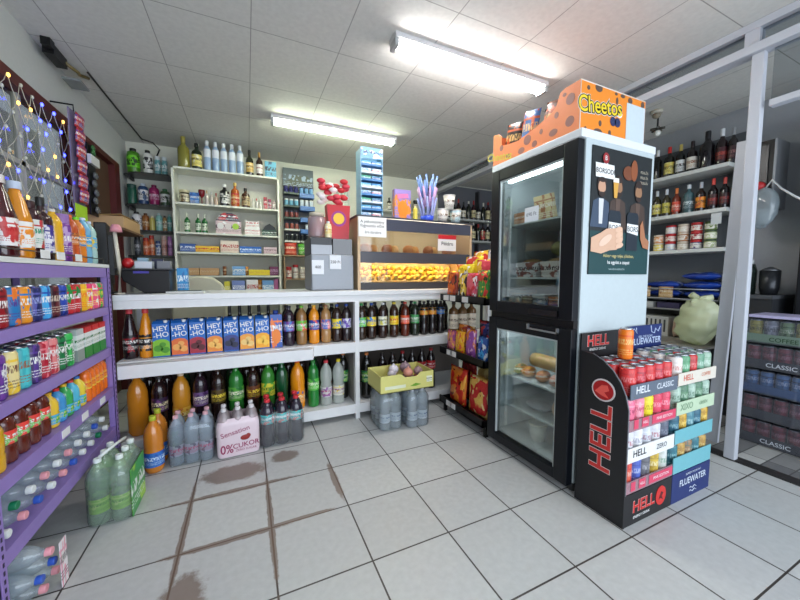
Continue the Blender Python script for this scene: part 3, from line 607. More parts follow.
for i, (nm, c1, c2) in enumerate(fr):
    x = -.561 + i * .1098
    t = thing('juice_carton', f'blue juice carton with a {nm} picture in the middle shelf row', 'juice carton', (x, 2.84, MZ), group='blue juice cartons')
    put('carton_body', B().box(-.05, .05, -.04, .04, 0, .235).prism([(-.04, .235), (.04, .235), (.012, .252), (-.012, .252)], 'x', -.05, .05), blue_m, t)
    f = put('fruit_picture', B().prism([(-.0495, .008), (.0495, .008), (.0495, .105), (.03, .122), (0, .128), (-.03, .122), (-.0495, .11)], 'y', -.0415, -.0403), plain(c1, .4), t)
    for (u, v, r) in ((-.018, .062, .027), (.022, .05, .026), (.008, .088, .02)):
        put('fruit', B().prism([(u + r * math.cos(a), v + r * .85 * math.sin(a)) for a in [2 * PI * q / 14 for q in range(14)]], 'y', -.0425, -.0416), plain(c2, .4), f)
    text('HEY', .05, plain(WHITE, .4), (-.003, -.0412, .20), '-y', t, .012, .12); text('-HO', .05, plain(WHITE, .4), (.0, -.0412, .155), '-y', t, .012, .12)
    put('cap', B().cyl(.026, -.02, .235, .258, .013, 10), plain((230, 232, 232), .4), t)
    tb = thing('juice_carton', f'dark-topped blue juice carton right behind the {nm} one', 'juice carton', (x, 2.935, MZ), group='blue juice cartons, back row')
    put('carton_body', B().box(-.05, .05, -.04, .04, 0, .235).prism([(-.04, .235), (.04, .235), (.012, .252), (-.012, .252)], 'x', -.05, .05), blue_m, tb); put('cap', B().cyl(.026, -.02, .235, .258, .013, 10), plain((30, 32, 40), .4), tb)
k = thing('juice_carton', 'slim orange and blue juice carton at the end of the blue carton row', 'juice carton', (.20, 2.835, MZ))
put('carton_body', B().box(-.044, .044, -.04, .04, 0, .265), printed((50, 90, 170), (240, 240, 240), (236, 120, 50)), k); put('cap', B().cyl(0, 0, .265, .295, .02, 12), plain((40, 70, 150), .4), k)
put('picture', B().prism([(.034 * math.cos(a), .09 + .06 * math.sin(a)) for a in [2 * PI * q / 16 for q in range(16)]], 'y', -.0425, -.0405), plain((238, 130, 40), .4), k)
for i in range(5): bottle('wine', (-.14 + i * .075, 3.10, MZ), .034, .33, liquid((20, 14, 14)), plain((24, 22, 24)), None, f'black-capped dark bottle behind the juice cartons, {NUM[i]} from the rack side')
mid = [(.302, (36, 22, 40), (40, 40, 60), ((120, 70, 150), WHITE, (60, 120, 200)), 'dark grape bottle with violet label'), (.402, (150, 110, 62), (110, 190, 50), ((110, 190, 60), (240, 240, 240), (220, 60, 40)), 'tan bottle with green label'), (.505, (236, 148, 30), (240, 180, 40), ((50, 70, 160), WHITE, (230, 90, 90)), 'bright orange bottle with blue label'), (.605, (176, 132, 80), (150, 100, 60), ((90, 110, 190), (240, 220, 220), (230, 130, 140)), 'beige nectar bottle with blue and pink label'), (.70, (44, 24, 16), (30, 70, 160), ((240, 214, 50), (30, 80, 180), (40, 130, 200)), 'dark iced tea with yellow and blue label'), (.785, (34, 20, 24), (30, 70, 160), ((226, 226, 240), (80, 50, 150), (110, 80, 180)), 'dark iced tea with white and violet label'),
 (.925, (50, 34, 22), (40, 150, 70), ((110, 200, 90), WHITE, (40, 120, 190)), 'iced tea with green label just past the upright'), (1.02, (44, 26, 18), (30, 80, 170), ((244, 214, 60), (30, 90, 190), (50, 140, 210)), 'iced tea with yellow and blue label past the upright'), (1.13, (46, 26, 18), (230, 230, 230), ((236, 236, 216), (60, 80, 60), (230, 220, 90)), 'dark tea with cream label'), (1.245, (60, 32, 16), (240, 210, 60), ((246, 210, 30), (200, 50, 40), (250, 230, 100)), 'dark tea with plain yellow label'), (1.36, (90, 34, 18), (200, 60, 40), ((226, 90, 50), WHITE, (220, 60, 40)), 'reddish tea with orange-red label'), (1.465, (30, 40, 26), (40, 130, 70), ((70, 160, 90), WHITE, (30, 110, 60)), 'dark tea with green label')]
for x, bc, cc, lb, lab in mid:
    bottle('pet', (x, 2.845, MZ), .043, .325, liquid(bc), plain(cc), printed(*lb, 1.0, .35, 1), lab + ' on the counter middle shelf')
for i, (x, c) in enumerate(((1.565, (240, 130, 40)), (1.66, (244, 150, 50)), (1.755, (60, 130, 210)))):
    o = bottle('pet', (x, 2.845, MZ), .041, .325, liquid((22, 14, 14)), plain((40, 30, 30)), None, ('dark bottle with orange neck wrap, beside the green-labelled tea', 'dark bottle with orange neck wrap, beside the blue-wrapped one', 'dark bottle with blue neck wrap')[i] + ' on the middle shelf')
    put('neck_wrap', B().lathe([(1.02, .6), (1.02, .7), (.86, .8), (.56, .87)], seg=14), printed(c, (250, 230, 120), (60, 120, 200) if i == 2 else (250, 200, 90)), o)
for i in range(16): bottle('cola', (.30 + i * .098 + (.125 if i > 4 else 0), 3.0, MZ), .04, .32, liquid((20, 12, 12)), plain((30, 24, 26)), None, 'dark bottle added as a dark backdrop in the back row of the middle shelf', group='added dark bottles in the back row of the middle shelf')  # back row added to keep the view behind the middle shelf dark
for i, x in enumerate((1.90, 2.01, 2.12)):
    bottle('spirit', (x, 2.83, MZ), .05, .33, liquid((110, 78, 40)), plain((60, 46, 30)), printed((226, 218, 200), (90, 70, 50), (226, 218, 200)), f'amber bottle with cream label behind the chip rack, {NUM[i]} from the teas')
# ------------------------------------------------------------------ counter, bottom shelf
BZ = .132
low = [(-.728, .062, .44, 'fat', (206, 128, 30), (200, 190, 60), None, 'large orange juice jug at the rack end of the bottom shelf'), (-.60, .05, .40, 'pet', (34, 18, 22), (40, 40, 44), ((50, 30, 60), (240, 226, 180), (110, 60, 120)), 'dark bottle with violet label beside the orange jug'), (-.467, .058, .42, 'fat', (206, 138, 36), (220, 200, 170), ((222, 170, 60), (250, 230, 160), (190, 110, 30)), 'orange juice bottle with yellow lettered label'), (-.345, .05, .41, 'pet', (40, 22, 34), (40, 36, 40), ((110, 80, 130), (240, 230, 210), (70, 40, 90)), 'dark bottle with mauve label'), (-.226, .05, .41, 'pet', (40, 24, 18), (60, 40, 30), ((90, 70, 30), (250, 220, 70), (40, 30, 20)), 'dark bottle with gold lettering, beside the mauve label'), (-.103, .054, .42, 'pet', (44, 130, 50), (40, 130, 60), ((90, 170, 60), (240, 240, 210), (40, 120, 50)), 'bright green bottle with leafy label'), (.02, .05, .41, 'pet', (44, 22, 18), (60, 40, 30), ((110, 60, 30), (250, 214, 70), (60, 30, 20)), 'dark brown bottle with gold label between two green ones'), (.13, .053, .42, 'pet', (60, 140, 50), (40, 120, 50), ((220, 210, 60), (40, 110, 40), (90, 170, 60)), 'green bottle with yellow-green label'), (.237, .05, .42, 'cola', (18, 80, 44), (24, 110, 60), None, 'deep green bottle without label beside the orangeade'), (.362, .058, .43, 'fat', (240, 148, 20), (230, 90, 40), ((240, 150, 30), (250, 230, 190), (60, 90, 170)), 'orangeade bottle in bright orange'), (.492, .048, .40, 'pet', (30, 130, 50), (40, 130, 50), ((90, 190, 70), (240, 250, 220), (30, 120, 50)), 'green soda with light green label beside the orangeade')]
for x, r, h, kd, bc, cc, lb, lab in low:
    bottle(kd, (x, 2.86, BZ), r, h, liquid(bc), plain(cc), printed(*lb, 1.0, .35, 1) if lb else None, lab + ('' if 'shelf' in lab else ' on the bottom shelf'))
cl2 = clearpet((238, 242, 236), .36)
bottle('water', (.60, 2.85, BZ), .05, .39, cl2, plain((210, 60, 70)), printed((210, 206, 206), (180, 60, 110), (150, 100, 160)), 'clear bottle with red cap and violet fruit label on the bottom shelf')
bottle('water', (.708, 2.85, BZ), .05, .39, cl2, plain((210, 190, 30)), printed((214, 214, 200), (150, 60, 120), (236, 210, 60)), 'clear bottle with yellow cap and lemon label on the bottom shelf')
for x, w_ in ((.80, 'before'), (.975, 'just past')):
    bottle('pet', (x if x > .9 else .778, 2.86 if x > .9 else 2.95, BZ), .048, .42, liquid((20, 20, 16)), plain((190, 110, 50)), printed((30, 120, 70), (236, 240, 210), (140, 190, 80)), f'black soda bottle with green neck label {w_} the upright on the bottom shelf')
for i in range(6): bottle('cola', (1.13 + i * .105, 2.86, BZ), .045, .40, liquid((22, 12, 12)), plain((150, 20, 26) if i % 3 == 2 else (40, 30, 30)), printed((170, 24, 30), WHITE, (150, 20, 26)) if i > 3 else None, f'dark cola bottle behind the onion box, {NUM[i]} past the green-labelled soda', group='colas behind the onion box')
for i in range(13): bottle('pet', (-.70 + i * .112, 3.05, BZ), .046, .41, liquid([(28, 14, 12), (36, 18, 22), (24, 54, 30)][i % 3]), plain((40, 30, 34)), None, 'dark bottle in the shadowed back row of the bottom shelf', group='bottles in the back row of the bottom shelf')

# ================================================================== shrink-wrapped packs on the floor
def pack(name, label, x, y, nx, ny, r, h, kd, body, cap, lab, wrap, wz, wrapname='wrap', rz=0, extra=None):
    t = thing(name, label, 'bottle pack', (x, y, .002), rz)
    for i in range(nx):
        for j in range(ny):
            bottle(kd, ((i - (nx - 1) / 2) * 2.04 * r, (j - (ny - 1) / 2) * 2.04 * r, 0), r, h, body, cap, lab, parent=t)
    ax, ay = nx * 1.02 * r + .004, ny * 1.02 * r + .004
    def ring(z, kx, ky):
        P = []
        for cx, cy, a0 in ((ax * kx - r * .8, ay * ky - r * .8, 0), (-ax * kx + r * .8, ay * ky - r * .8, 1), (-ax * kx + r * .8, -ay * ky + r * .8, 2), (ax * kx - r * .8, -ay * ky + r * .8, 3)):
            for q in range(5): a = (a0 + q / 4) * PI / 2; P.append((cx + r * .8 * math.cos(a), cy + r * .8 * math.sin(a), z))
        return P
    b = B(); R_ = [[b.bm.verts.new(p) for p in ring(z, kx, kx)] for z, kx in ((.004, .97), (.03, 1.0), (h * wz, 1.0), (h * (wz + .08), .93), (h * (wz + .14), .8))]
    for a, c in zip(R_, R_[1:]):
        for q in range(len(a)): b._f([a[q], a[(q + 1) % len(a)], c[(q + 1) % len(a)], c[q]], True)
    put(wrapname, b, wrap, t)
    return t, ax, ay
film = clearpet((225, 230, 232), .07)
gp, ax, ay = pack('water_pack', 'shrink-wrapped pack of clear green water bottles with green side panel by the rack', -.668, 2.185, 2, 3, .043, .335, 'water', clearpet((232, 250, 228), .2), plain((226, 234, 230)), printed((150, 200, 90), (90, 150, 60), (190, 216, 130)), film, .72)
put('printed_side', B().box(ax + .0005, ax + .003, -ay + .02, ay - .02, .0, .25), printed((60, 160, 70), (236, 244, 236), (170, 220, 60), .6, .3, 1), gp)
put('carry_strap', B().tube([(-.03, -.1, .345), (0, 0, .352), (.02, .1, .345)], .008), plain((220, 226, 224), .4), gp)
bottle('fat', (-.575, 2.53, .002), .054, .36, liquid((206, 126, 40)), plain((180, 190, 50)), printed((50, 110, 190), (200, 220, 240), (40, 90, 170), 1.0, .35, 1), 'orange drink bottle with blue label on the floor beside the green pack')
bottle('fat', (-.575, 2.655, .002), .054, .36, liquid((200, 122, 40)), plain((180, 190, 50)), printed((50, 110, 190), (200, 220, 240), (40, 90, 170), 1.0, .35, 1), 'orange drink bottle with lime cap standing behind the blue-labelled one on the floor')
pack('water_pack', 'pack of six clear water bottles with pink labels beside the orange bottle', -.372, 2.60, 3, 2, .042, .33, 'water', clearpet((226, 236, 246), .28), plain((220, 170, 180)), printed((176, 170, 190), (220, 60, 120), (90, 80, 110), 1.0, .35, 1), film, .7)
sp, ax, ay = pack('water_pack', 'pink-wrapped flavoured water pack lettered 0% CUKOR', -.09, 2.585, 3, 2, .043, .335, 'water', clearpet((226, 216, 218), .3), plain((226, 222, 224)), None, plain((226, 206, 214), .25), .66, 'pink_wrap', .06)
mg = plain((150, 30, 84), .4)
text('Sensation', .048, mg, (-.02, -ay - .001, .175), '-y', sp, .006, .18); text('0%', .085, mg, (-.075, -ay - .001, .06), '-y', sp, .015, 0, .8); text('CUKOR', .048, mg, (.045, -ay - .001, .075), '-y', sp, .012, .05); text('ZERO SUGAR', .022, mg, (.045, -ay - .001, .042), '-y', sp, .004)
put('fruit_picture', B().ball((.04, -ay, .125), .024, 1.3, .08, .8, 10, 6).ball((.06, -ay, .135), .016, 1, .08, 1, 10, 6), plain((150, 40, 40), .4), sp)
pack('soda_pack', 'pack of six dark berry sodas with red caps and teal labels', .208, 2.625, 3, 2, .05, .345, 'cola', liquid((46, 40, 54)), plain((206, 44, 56)), printed((80, 190, 190), (230, 240, 236), (220, 120, 110), 1.0, .35, 1), film, .6)
pack('water_pack', 'pack of clear water bottles under the onion box, nearer the counter upright', 1.035, 2.545, 2, 3, .046, .325, 'water', clearpet((246, 250, 252), .26), plain((200, 206, 214)), printed((206, 214, 220), (90, 110, 150), (226, 230, 234)), film, .76)
pack('water_pack', 'pack of clear water bottles under the onion box, nearer the chip rack', 1.262, 2.50, 2, 3, .046, .325, 'water', clearpet((244, 248, 252), .28), plain((200, 206, 214)), printed((206, 214, 220), (90, 110, 150), (226, 230, 234)), film, .76)
# onion box on the two packs
k = thing('produce_box', 'yellow-green open cardboard box of onions and garlic on the clear water packs', 'box', (1.15, 2.50, .33))
cb = plain((216, 210, 124), .6)
put('box_body', B().box(-.235, .235, -.15, .15, 0, .006).prism([(-.235, 0), (.235, 0), (.235, .14), (.12, .14), (.08, .11), (-.02, .11), (-.06, .14), (-.235, .14)], 'y', -.15, -.144).box(-.235, .235, .144, .15, 0, .14).box(-.235, -.229, -.144, .144, 0, .14).box(.229, .235, -.144, .144, 0, .14), cb, k)
put('white_stripe', B().box(-.2, -.02, -.1515, -.1502, .03, .055), plain((226, 230, 200), .6), k); put('barcode', B().box(.17, .222, -.1515, -.1502, .05, .1), printed((230, 232, 210), (40, 40, 40), (230, 232, 210), 1.5), k)
put('drawn_leaf', B().prism([(.02, .035), (.07, .03), (.12, .04), (.07, .055)], 'y', -.1515, -.1502), plain((110, 160, 40), .6), k)
vi = 0
for i in range(7):
    for j in range(3):
        x, y = 1.15 - .195 + i * .065, 2.50 - .10 + j * .085; gar = i < 3
        ang = (i * 7 + j * 3) % 5
        b = B().ball((0, 0, 0), .030, 1, 1, .85, 10, 7)
        b.lathe([(.012, .02), (.006, .031), (.004, .035)], seg=6)
        o = put('garlic_bulb' if gar else 'onion', b, plain((214, 206, 212) if gar else [(176, 104, 84), (150, 110, 120), (190, 130, 110)][ang % 3], .45), None, (x, y, .366))
        tag(o, 'pale garlic bulb in the end of the yellow-green box near the upright' if gar else 'brown onion in the bottom layer of the yellow-green box', 'garlic' if gar else 'onion', 'garlic in the box' if gar else 'onions in the box')
for (x, y, z, r, c, lab, nm) in ((1.06, 2.47, .446, .036, (196, 186, 194), 'pale garlic bulb on top of the garlic heap', 'garlic_bulb'), (1.20, 2.45, .448, .042, (206, 140, 120), 'pinkish onion at the front of the heap, over the notch', 'onion'), (1.23, 2.57, .457, .05, (142, 118, 126), 'big greyish purple onion crowning the heap', 'onion'), (1.30, 2.46, .446, .04, (150, 120, 124), 'greyish onion beside the pinkish one in the yellow-green box', 'onion'), (1.12, 2.57, .452, .044, (220, 214, 222), 'white garlic bulb at the back of the heap', 'garlic_bulb')):
    b = B().ball((0, 0, 0), r, 1, 1, .9, 12, 8); b.lathe([(r * .4, r * .75), (r * .15, r * 1.05), (r * .1, r * 1.15)], seg=6); tag(put(nm, b, plain(c, .4), None, (x, y, z)), lab, 'garlic' if 'gar' in nm else 'onion')

# ================================================================== chip rack between counter and fridge
k = thing('snack_rack', 'black metal three-tier rack of crisps between counter and fridge', 'rack', (0, 0, 0))
for nm, z in (('bottom', .09), ('middle', .55), ('top', 1.03)):
    x0 = 1.60
    put('tray', B().box(x0, 2.05, 1.975, 2.60, z, z + .012).box(x0, x0 + .012, 1.975, 2.60, z, z + .06).box(x0, 2.05, 2.588, 2.60, z, z + .05).box(x0, 2.05, 1.975, 1.987, z, z + .05), black_plastic, k)
    for y in ((2.38, 2.44) if nm != 'top' else (2.5, 2.40, 2.22)): put('price_tag', B().box(x0 - .004, x0 - .001, y - .04, y + .04, z + .006, z + .052), plain((222, 222, 220), .5), k)
for y in (1.98, 2.58): put('post', B().box(2.05, 2.07, y, y + .02, 0, 1.5), black_plastic, k)
for y in (2.0, 2.58): put('foot', B().box(1.64, 1.67, y - .012, y + .012, 0, .09), black_plastic, k)
def bags(rows):
    for (x, y, z, w, d, h, cols, lab, rot) in rows: snack_bag((x + (.02 if x < 1.7 else .03), y, z + .009), w, d, h, foil(*cols), lab, (rot[1], 0, rot[2] + rot[0]))
R0 = -PI / 2
bags([
 (1.645, 2.50, 1.046, .17, .055, .23, ((206, 96, 40), (60, 50, 40), (160, 60, 40)), 'orange and brown crisp bag at the counter end of the top tier', (0, -.05, R0)),
 (1.645, 2.355, 1.046, .115, .05, .22, ((60, 52, 50), (240, 236, 226), (226, 190, 70)), 'black and white crisp bag on the top tier beside the orange one', (0, -.05, R0)),
 (1.645, 2.22, 1.046, .15, .055, .22, ((214, 90, 110), (240, 226, 226), (200, 50, 60)), 'pinkish red crisp bag on the top tier', (0, -.05, R0)),
 (1.645, 2.07, 1.046, .15, .055, .24, ((60, 140, 60), (250, 220, 60), (214, 60, 50)), 'green and yellow crisp bag at the fridge end of the top tier', (0, -.05, R0)),
 (1.70, 2.44, 1.046, .24, .05, .30, ((240, 214, 40), (236, 236, 226), (226, 120, 40)), 'yellow crisp bag behind the orange bag on the top tier', (.06, -.1, R0)),
 (1.70, 2.17, 1.046, .24, .05, .33, ((226, 70, 90), (240, 236, 226), (240, 190, 60)), 'red and cream crisp bag behind the pinkish one on the top tier', (-.05, -.1, R0)),
 (1.77, 2.42, 1.046, .28, .06, .37, ((244, 220, 50), (240, 238, 230), (206, 60, 50)), 'large yellow crisp bag in the third row of the top tier', (-.08, -.1, R0)),
 (1.77, 2.12, 1.046, .26, .06, .42, ((236, 234, 238), (120, 100, 170), (220, 50, 60)), 'large white crisp bag with violet print in the third row of the top tier', (-.05, -.1, R0)),
 (1.85, 2.40, 1.046, .28, .06, .42, ((226, 60, 56), (250, 240, 230), (250, 200, 60)), 'red crisp bag at the back of the top tier toward the counter', (-.05, -.08, R0)),
 (1.85, 2.125, 1.046, .24, .06, .50, ((232, 226, 232), (214, 50, 70), (110, 90, 160)), 'tall white and red crisp bag at the back of the top tier by the fridge', (0, -.08, R0)),
 (1.645, 2.512, .566, .13, .05, .19, ((216, 120, 120), (240, 190, 70), (150, 70, 130)), 'pinkish candy bag at the counter end of the middle tier', (0, -.05, R0)),
 (1.645, 2.375, .566, .14, .05, .20, ((240, 170, 30), (220, 90, 60), (250, 210, 80)), 'golden yellow snack bag on the middle tier', (0, -.05, R0)),
 (1.645, 2.225, .566, .14, .05, .24, ((150, 80, 160), (230, 180, 210), (220, 120, 60)), 'purple snack bag on the middle tier', (0, -.05, R0)),
 (1.645, 2.07, .566, .13, .05, .20, ((50, 90, 170), (220, 226, 236), (60, 150, 210)), 'blue snack bag at the fridge end of the middle tier', (0, -.05, R0)),
 (1.74, 2.43, .566, .24, .06, .24, ((206, 120, 40), (250, 220, 160), (160, 60, 50)), 'orange bag in the second row of the middle tier behind the golden one', (0, 0, R0)),
 (1.74, 2.13, .566, .22, .06, .31, ((40, 44, 90), (200, 60, 70), (60, 70, 140)), 'navy and red bag in the second row of the middle tier behind the blue one', (0, 0, R0)),
 (1.66, 2.42, .106, .26, .07, .33, ((206, 50, 34), (240, 170, 60), (230, 130, 40)), 'red and orange puffed snack bag at the counter end of the bottom tier', (0, -.04, R0)),
 (1.66, 2.13, .106, .26, .07, .33, ((196, 40, 40), (240, 214, 150), (226, 180, 90)), 'red bag of popcorn showing through at the fridge end of the bottom tier', (0, -.04, R0)),
 (1.78, 2.17, .106, .3, .09, .40, ((206, 190, 120), (236, 226, 170), (180, 160, 90)), 'pale yellow popcorn bag behind the red popcorn bag', (0, -.02, R0)),
 (1.79, 2.455, .106, .22, .07, .38, ((150, 26, 30), (200, 70, 50), (110, 20, 26)), 'dark red snack bag at the back of the bottom tier', (0, -.02, R0)),
])

# ================================================================== energy drink floor display
def trays(x0, x1, label, base_m, specs, base_bits):
    t = thing('drink_display', label, 'floor display', (0, 0, 0))
    yb, yf = 1.218, .957
    put('base', B().box(x0, x1, yf, yb, 0, .165), base_m, t)
    base_bits(t)
    step = (x1 - x0 - .02) / 5
    for (z, strip, sm, cans, bits, desc) in specs:
        tr = put('tray', B().box(x0 + .002, x1 - .002, yf + .002, yb, z - .006, z).box(x0 + .002, x1 - .002, yf, yf + .004, z - .006, z + strip), sm, t)
        bits(tr, yf - .001, z)
        rows = 3 if z > .6 else 2
        for rw in range(rows):
            for i in range(5):
                m = cans[i % len(cans)]
                can((x0 + .01 + step * (i + .5), yf + .006 + .041 + rw * .0785, z + .0015), .037, .146, m, desc + (' at the front' if rw == 0 else (', second row', ', third row')[rw - 1]), desc + str(rw))
    return t
black_card = plain((20, 20, 23), .45)
red = plain((206, 44, 40), .45)
def hell_base(t):
    q = put('logo', B().box(1.76, 1.761, .956, .9565, .05, .051), black_card, t)
    text('HELL', .085, plain((226, 200, 196)), (1.815, .9555, .088), '-y', q, .035); text('HELL', .085, red, (1.815, .9545, .088), '-y', q, .018); text('ENERGY DRINK', .02, plain(WHITE), (1.80, .9555, .035), '-y', q, .004)
    put('devil_badge', B().prism([(1.965 + .045 * math.cos(a), .088 + .052 * math.sin(a)) for a in [2 * PI * i / 20 for i in range(20)]], 'y', .9545, .9565), red, t)
    put('badge_detail', B().prism([(1.945, .07), (1.965, .11), (1.985, .10), (1.97, .085), (1.985, .06), (1.96, .075)], 'y', .9535, .9545), plain((90, 14, 16), .4), t)
def lettered(bits):
    def f(tr, y, z):
        for s, size, col, x, dz in bits: text(s, size, plain(col), (x, y, z + dz), '-y', tr, .012)
    return f
pinkm = plain((212, 70, 100), .45)
def pink_bits(tr, y, z):
    for x0_, x1_ in ((1.70, 1.735), (1.765, 1.82), (1.85, 2.06)): put('pink_panel', B().box(x0_, x1_, y - .001, y, z + .004, z + .05), pinkm, tr)
    text('PINK EDITION', .022, plain((250, 220, 226)), (1.955, y - .002, z + .027), '-y', tr, .008); text('HELL', .02, plain((250, 220, 226)), (1.792, y - .002, z + .027), '-y', tr, .008)
def pr(b_, i_, a_): return printed(b_, tuple((p + q) // 2 for p, q in zip(b_, i_)), tuple((p + q) // 2 for p, q in zip(b_, a_)))
H = trays(1.662, 2.066, 'black energy drink display with red lettering and stacked trays beside the fridge', black_card, [
 (.176, .055, clearpet((226, 190, 200), .3), [pr((206, 90, 70), WHITE, (180, 40, 50)), pr((80, 100, 180), WHITE, (60, 70, 140)), pr((110, 110, 116), (210, 210, 214), (70, 70, 76)), pr((206, 176, 70), WHITE, (150, 120, 50)), pr((190, 196, 190), (90, 140, 110), (220, 220, 220))], pink_bits, 'mixed colour can in the lowest tray of the black display'),
 (.335, .068, plain((226, 226, 224), .45), [pr((216, 216, 220), (150, 60, 70), (190, 190, 198)), pr((226, 226, 228), (110, 110, 130), (200, 200, 206)), pr((196, 200, 208), (120, 60, 80), (226, 226, 226)), pr((216, 216, 220), (150, 60, 70), (190, 190, 198)), pr((96, 102, 118), (150, 156, 170), (80, 84, 100))], lettered([('HELL', .05, (30, 32, 40), 1.76, .034), ('ZERO', .036, (90, 96, 104), 1.95, .03)]), 'white zero-sugar can in the white-fronted tray'),
 (.495, .05, clearpet((226, 190, 200), .3), [pr((226, 110, 140), (120, 30, 60), (240, 190, 200)), pr((226, 130, 150), (150, 40, 70), (240, 200, 206)), pr((222, 206, 40), (120, 110, 20), (240, 226, 80)), pr((216, 70, 96), (250, 220, 226), (190, 40, 70)), pr((220, 80, 104), (250, 220, 226), (190, 40, 70))], pink_bits, 'pink can in the pink-fronted tray of the black display'),
 (.655, .068, plain((96, 106, 120), .4), [pr((206, 50, 50), (230, 180, 180), (170, 30, 36)), pr((196, 46, 56), (220, 170, 176), (120, 30, 50))], lettered([('HELL', .052, (226, 230, 236), 1.76, .036), ('CLASSIC', .04, (214, 220, 228), 1.95, .034)]), 'red can in the grey classic tray on top')], hell_base)
sd = put('side_panel', B().prism([(.955, 0), (1.222, 0), (1.222, .845), (1.15, .84), (1.09, .815), (1.04, .775), (1.0, .725), (.972, .665), (.957, .60)], 'x', 1.648, 1.660), black_card, H)
put('panel_edge', B().tube([(1.654, 1.15, .842), (1.654, 1.09, .817), (1.654, 1.04, .777), (1.654, 1.0, .727), (1.654, .972, .667), (1.654, .956, .60), (1.654, .954, .17)], .003), plain((120, 122, 128), .5), sd)
text('HELL', .155, plain((226, 214, 212)), (1.6475, 1.082, .41), '-x', sd, .035, PI / 2, 1.05); text('HELL', .155, red, (1.6465, 1.082, .41), '-x', sd, .016, PI / 2, 1.05)
b = B(); b.prism([(1.082 + .062 * math.cos(a), .665 + .058 * math.sin(a)) for a in [2 * PI * i / 24 for i in range(24)]], 'x', 1.6455, 1.648); put('badge_ring', b, plain((214, 206, 206), .4), sd)
b = B(); b.prism([(1.082 + .054 * math.cos(a), .665 + .05 * math.sin(a)) for a in [2 * PI * i / 24 for i in range(24)]], 'x', 1.6445, 1.6455); put('devil_badge', b, plain((176, 24, 28), .4), sd)
b = B(); b.prism([(1.125, .65), (1.09, .69), (1.06, .695), (1.05, .67), (1.075, .655), (1.05, .63), (1.085, .635)], 'x', 1.6435, 1.6445); put('badge_detail', b, plain((236, 90, 80), .35), sd)
hd = put('header_card', B().box(1.662, 2.064, 1.225, 1.232, 0, .935), black_card, H)
text('HELL', .085, plain((226, 200, 196)), (1.80, 1.2245, .885), '-y', hd, .035); text('HELL', .085, red, (1.80, 1.2235, .885), '-y', hd, .016); text('ENERGY DRINK', .02, plain(WHITE), (1.80, 1.2245, .838), '-y', hd, .004)
navy = plain((26, 44, 104), .45)
def flue_base(t):
    q = put('logo', B().box(2.25, 2.251, .956, .9565, .03, .031), navy, t); wh = plain((206, 216, 230))
    text('FLUEWATER', .052, wh, (2.28, .9555, .098), '-y', q, .014, .0, .95); text('REFRESH YOUR DAY', .017, wh, (2.28, .9555, .14), '-y', q, .003)
    for i in range(2): put('wave', B().tube([(2.25 + .01 * s, .9555, .05 - .02 * i + .006 * math.sin(s * 1.6)) for s in range(8)], .002, 5), wh, q)
teal = plain((110, 176, 186), .45)
F_ = trays(2.070, 2.462, 'navy water-drink display with teal and cream trays beside the black display', navy, [
 (.176, .085, teal, [pr((60, 120, 130), (200, 220, 220), (40, 90, 110)), pr((186, 150, 80), (230, 210, 150), (150, 110, 60)), pr((150, 120, 90), (220, 200, 170), (60, 110, 120))], lambda *a: None, 'gold and teal can in the lowest teal tray'),
 (.345, .07, teal, [pr((50, 100, 120), (190, 214, 216), (40, 80, 100)), pr((200, 160, 60), (240, 220, 140), (150, 110, 40)), pr((90, 140, 150), (200, 220, 220), (60, 110, 130))], lambda *a: None, 'gold or blue can in the upper teal tray'),
 (.505, .066, plain((186, 206, 176), .45), [pr((150, 176, 160), (60, 90, 70), (190, 206, 190)), pr((90, 130, 100), (200, 216, 200), (60, 100, 80))], lettered([('XIXO', .05, (120, 150, 120), 2.17, .032), ('GREEN', .028, (120, 150, 120), 2.34, .03)]), 'green can in the pale green tray'),
 (.668, .062, plain((216, 208, 194), .45), [pr((222, 216, 210), (170, 60, 50), (200, 190, 184)), pr((90, 150, 110), (220, 230, 220), (60, 120, 80)), pr((190, 50, 50), (226, 170, 166), (150, 30, 36)), pr((110, 156, 130), (220, 230, 220), (80, 130, 100)), pr((150, 176, 156), (230, 236, 230), (110, 150, 120))], lettered([('HELL', .045, (206, 84, 66), 2.17, .03), ('COFFEE', .028, (206, 120, 90), 2.35, .03)]), 'green, red or cream can in the cream tray on top')], flue_base)
hd = put('header_card', B().box(2.072, 2.42, 1.226, 1.233, 0, .945), navy, F_); wh = plain((196, 210, 232))
text('FLUEWATER', .055, wh, (2.26, 1.2255, .845), '-y', hd, .014); text('FEEL THE FLOW', .02, wh, (2.25, 1.2255, .875), '-y', hd, .004)
for pts in ([(2.09, .83), (2.11, .87), (2.09, .90), (2.13, .93), (2.16, .90), (2.15, .935)], [(2.30, .94), (2.31, .90), (2.34, .89), (2.35, .92), (2.38, .90), (2.40, .93)]):
    put('squiggle', B().tube([(x, 1.2255, z) for x, z in pts], .003, 5), wh, hd)
can((1.842, 1.10, .806), .035, .165, printed((236, 120, 20), (250, 200, 120), (226, 90, 20)), 'single bright orange can standing on top of the red cans of the display')

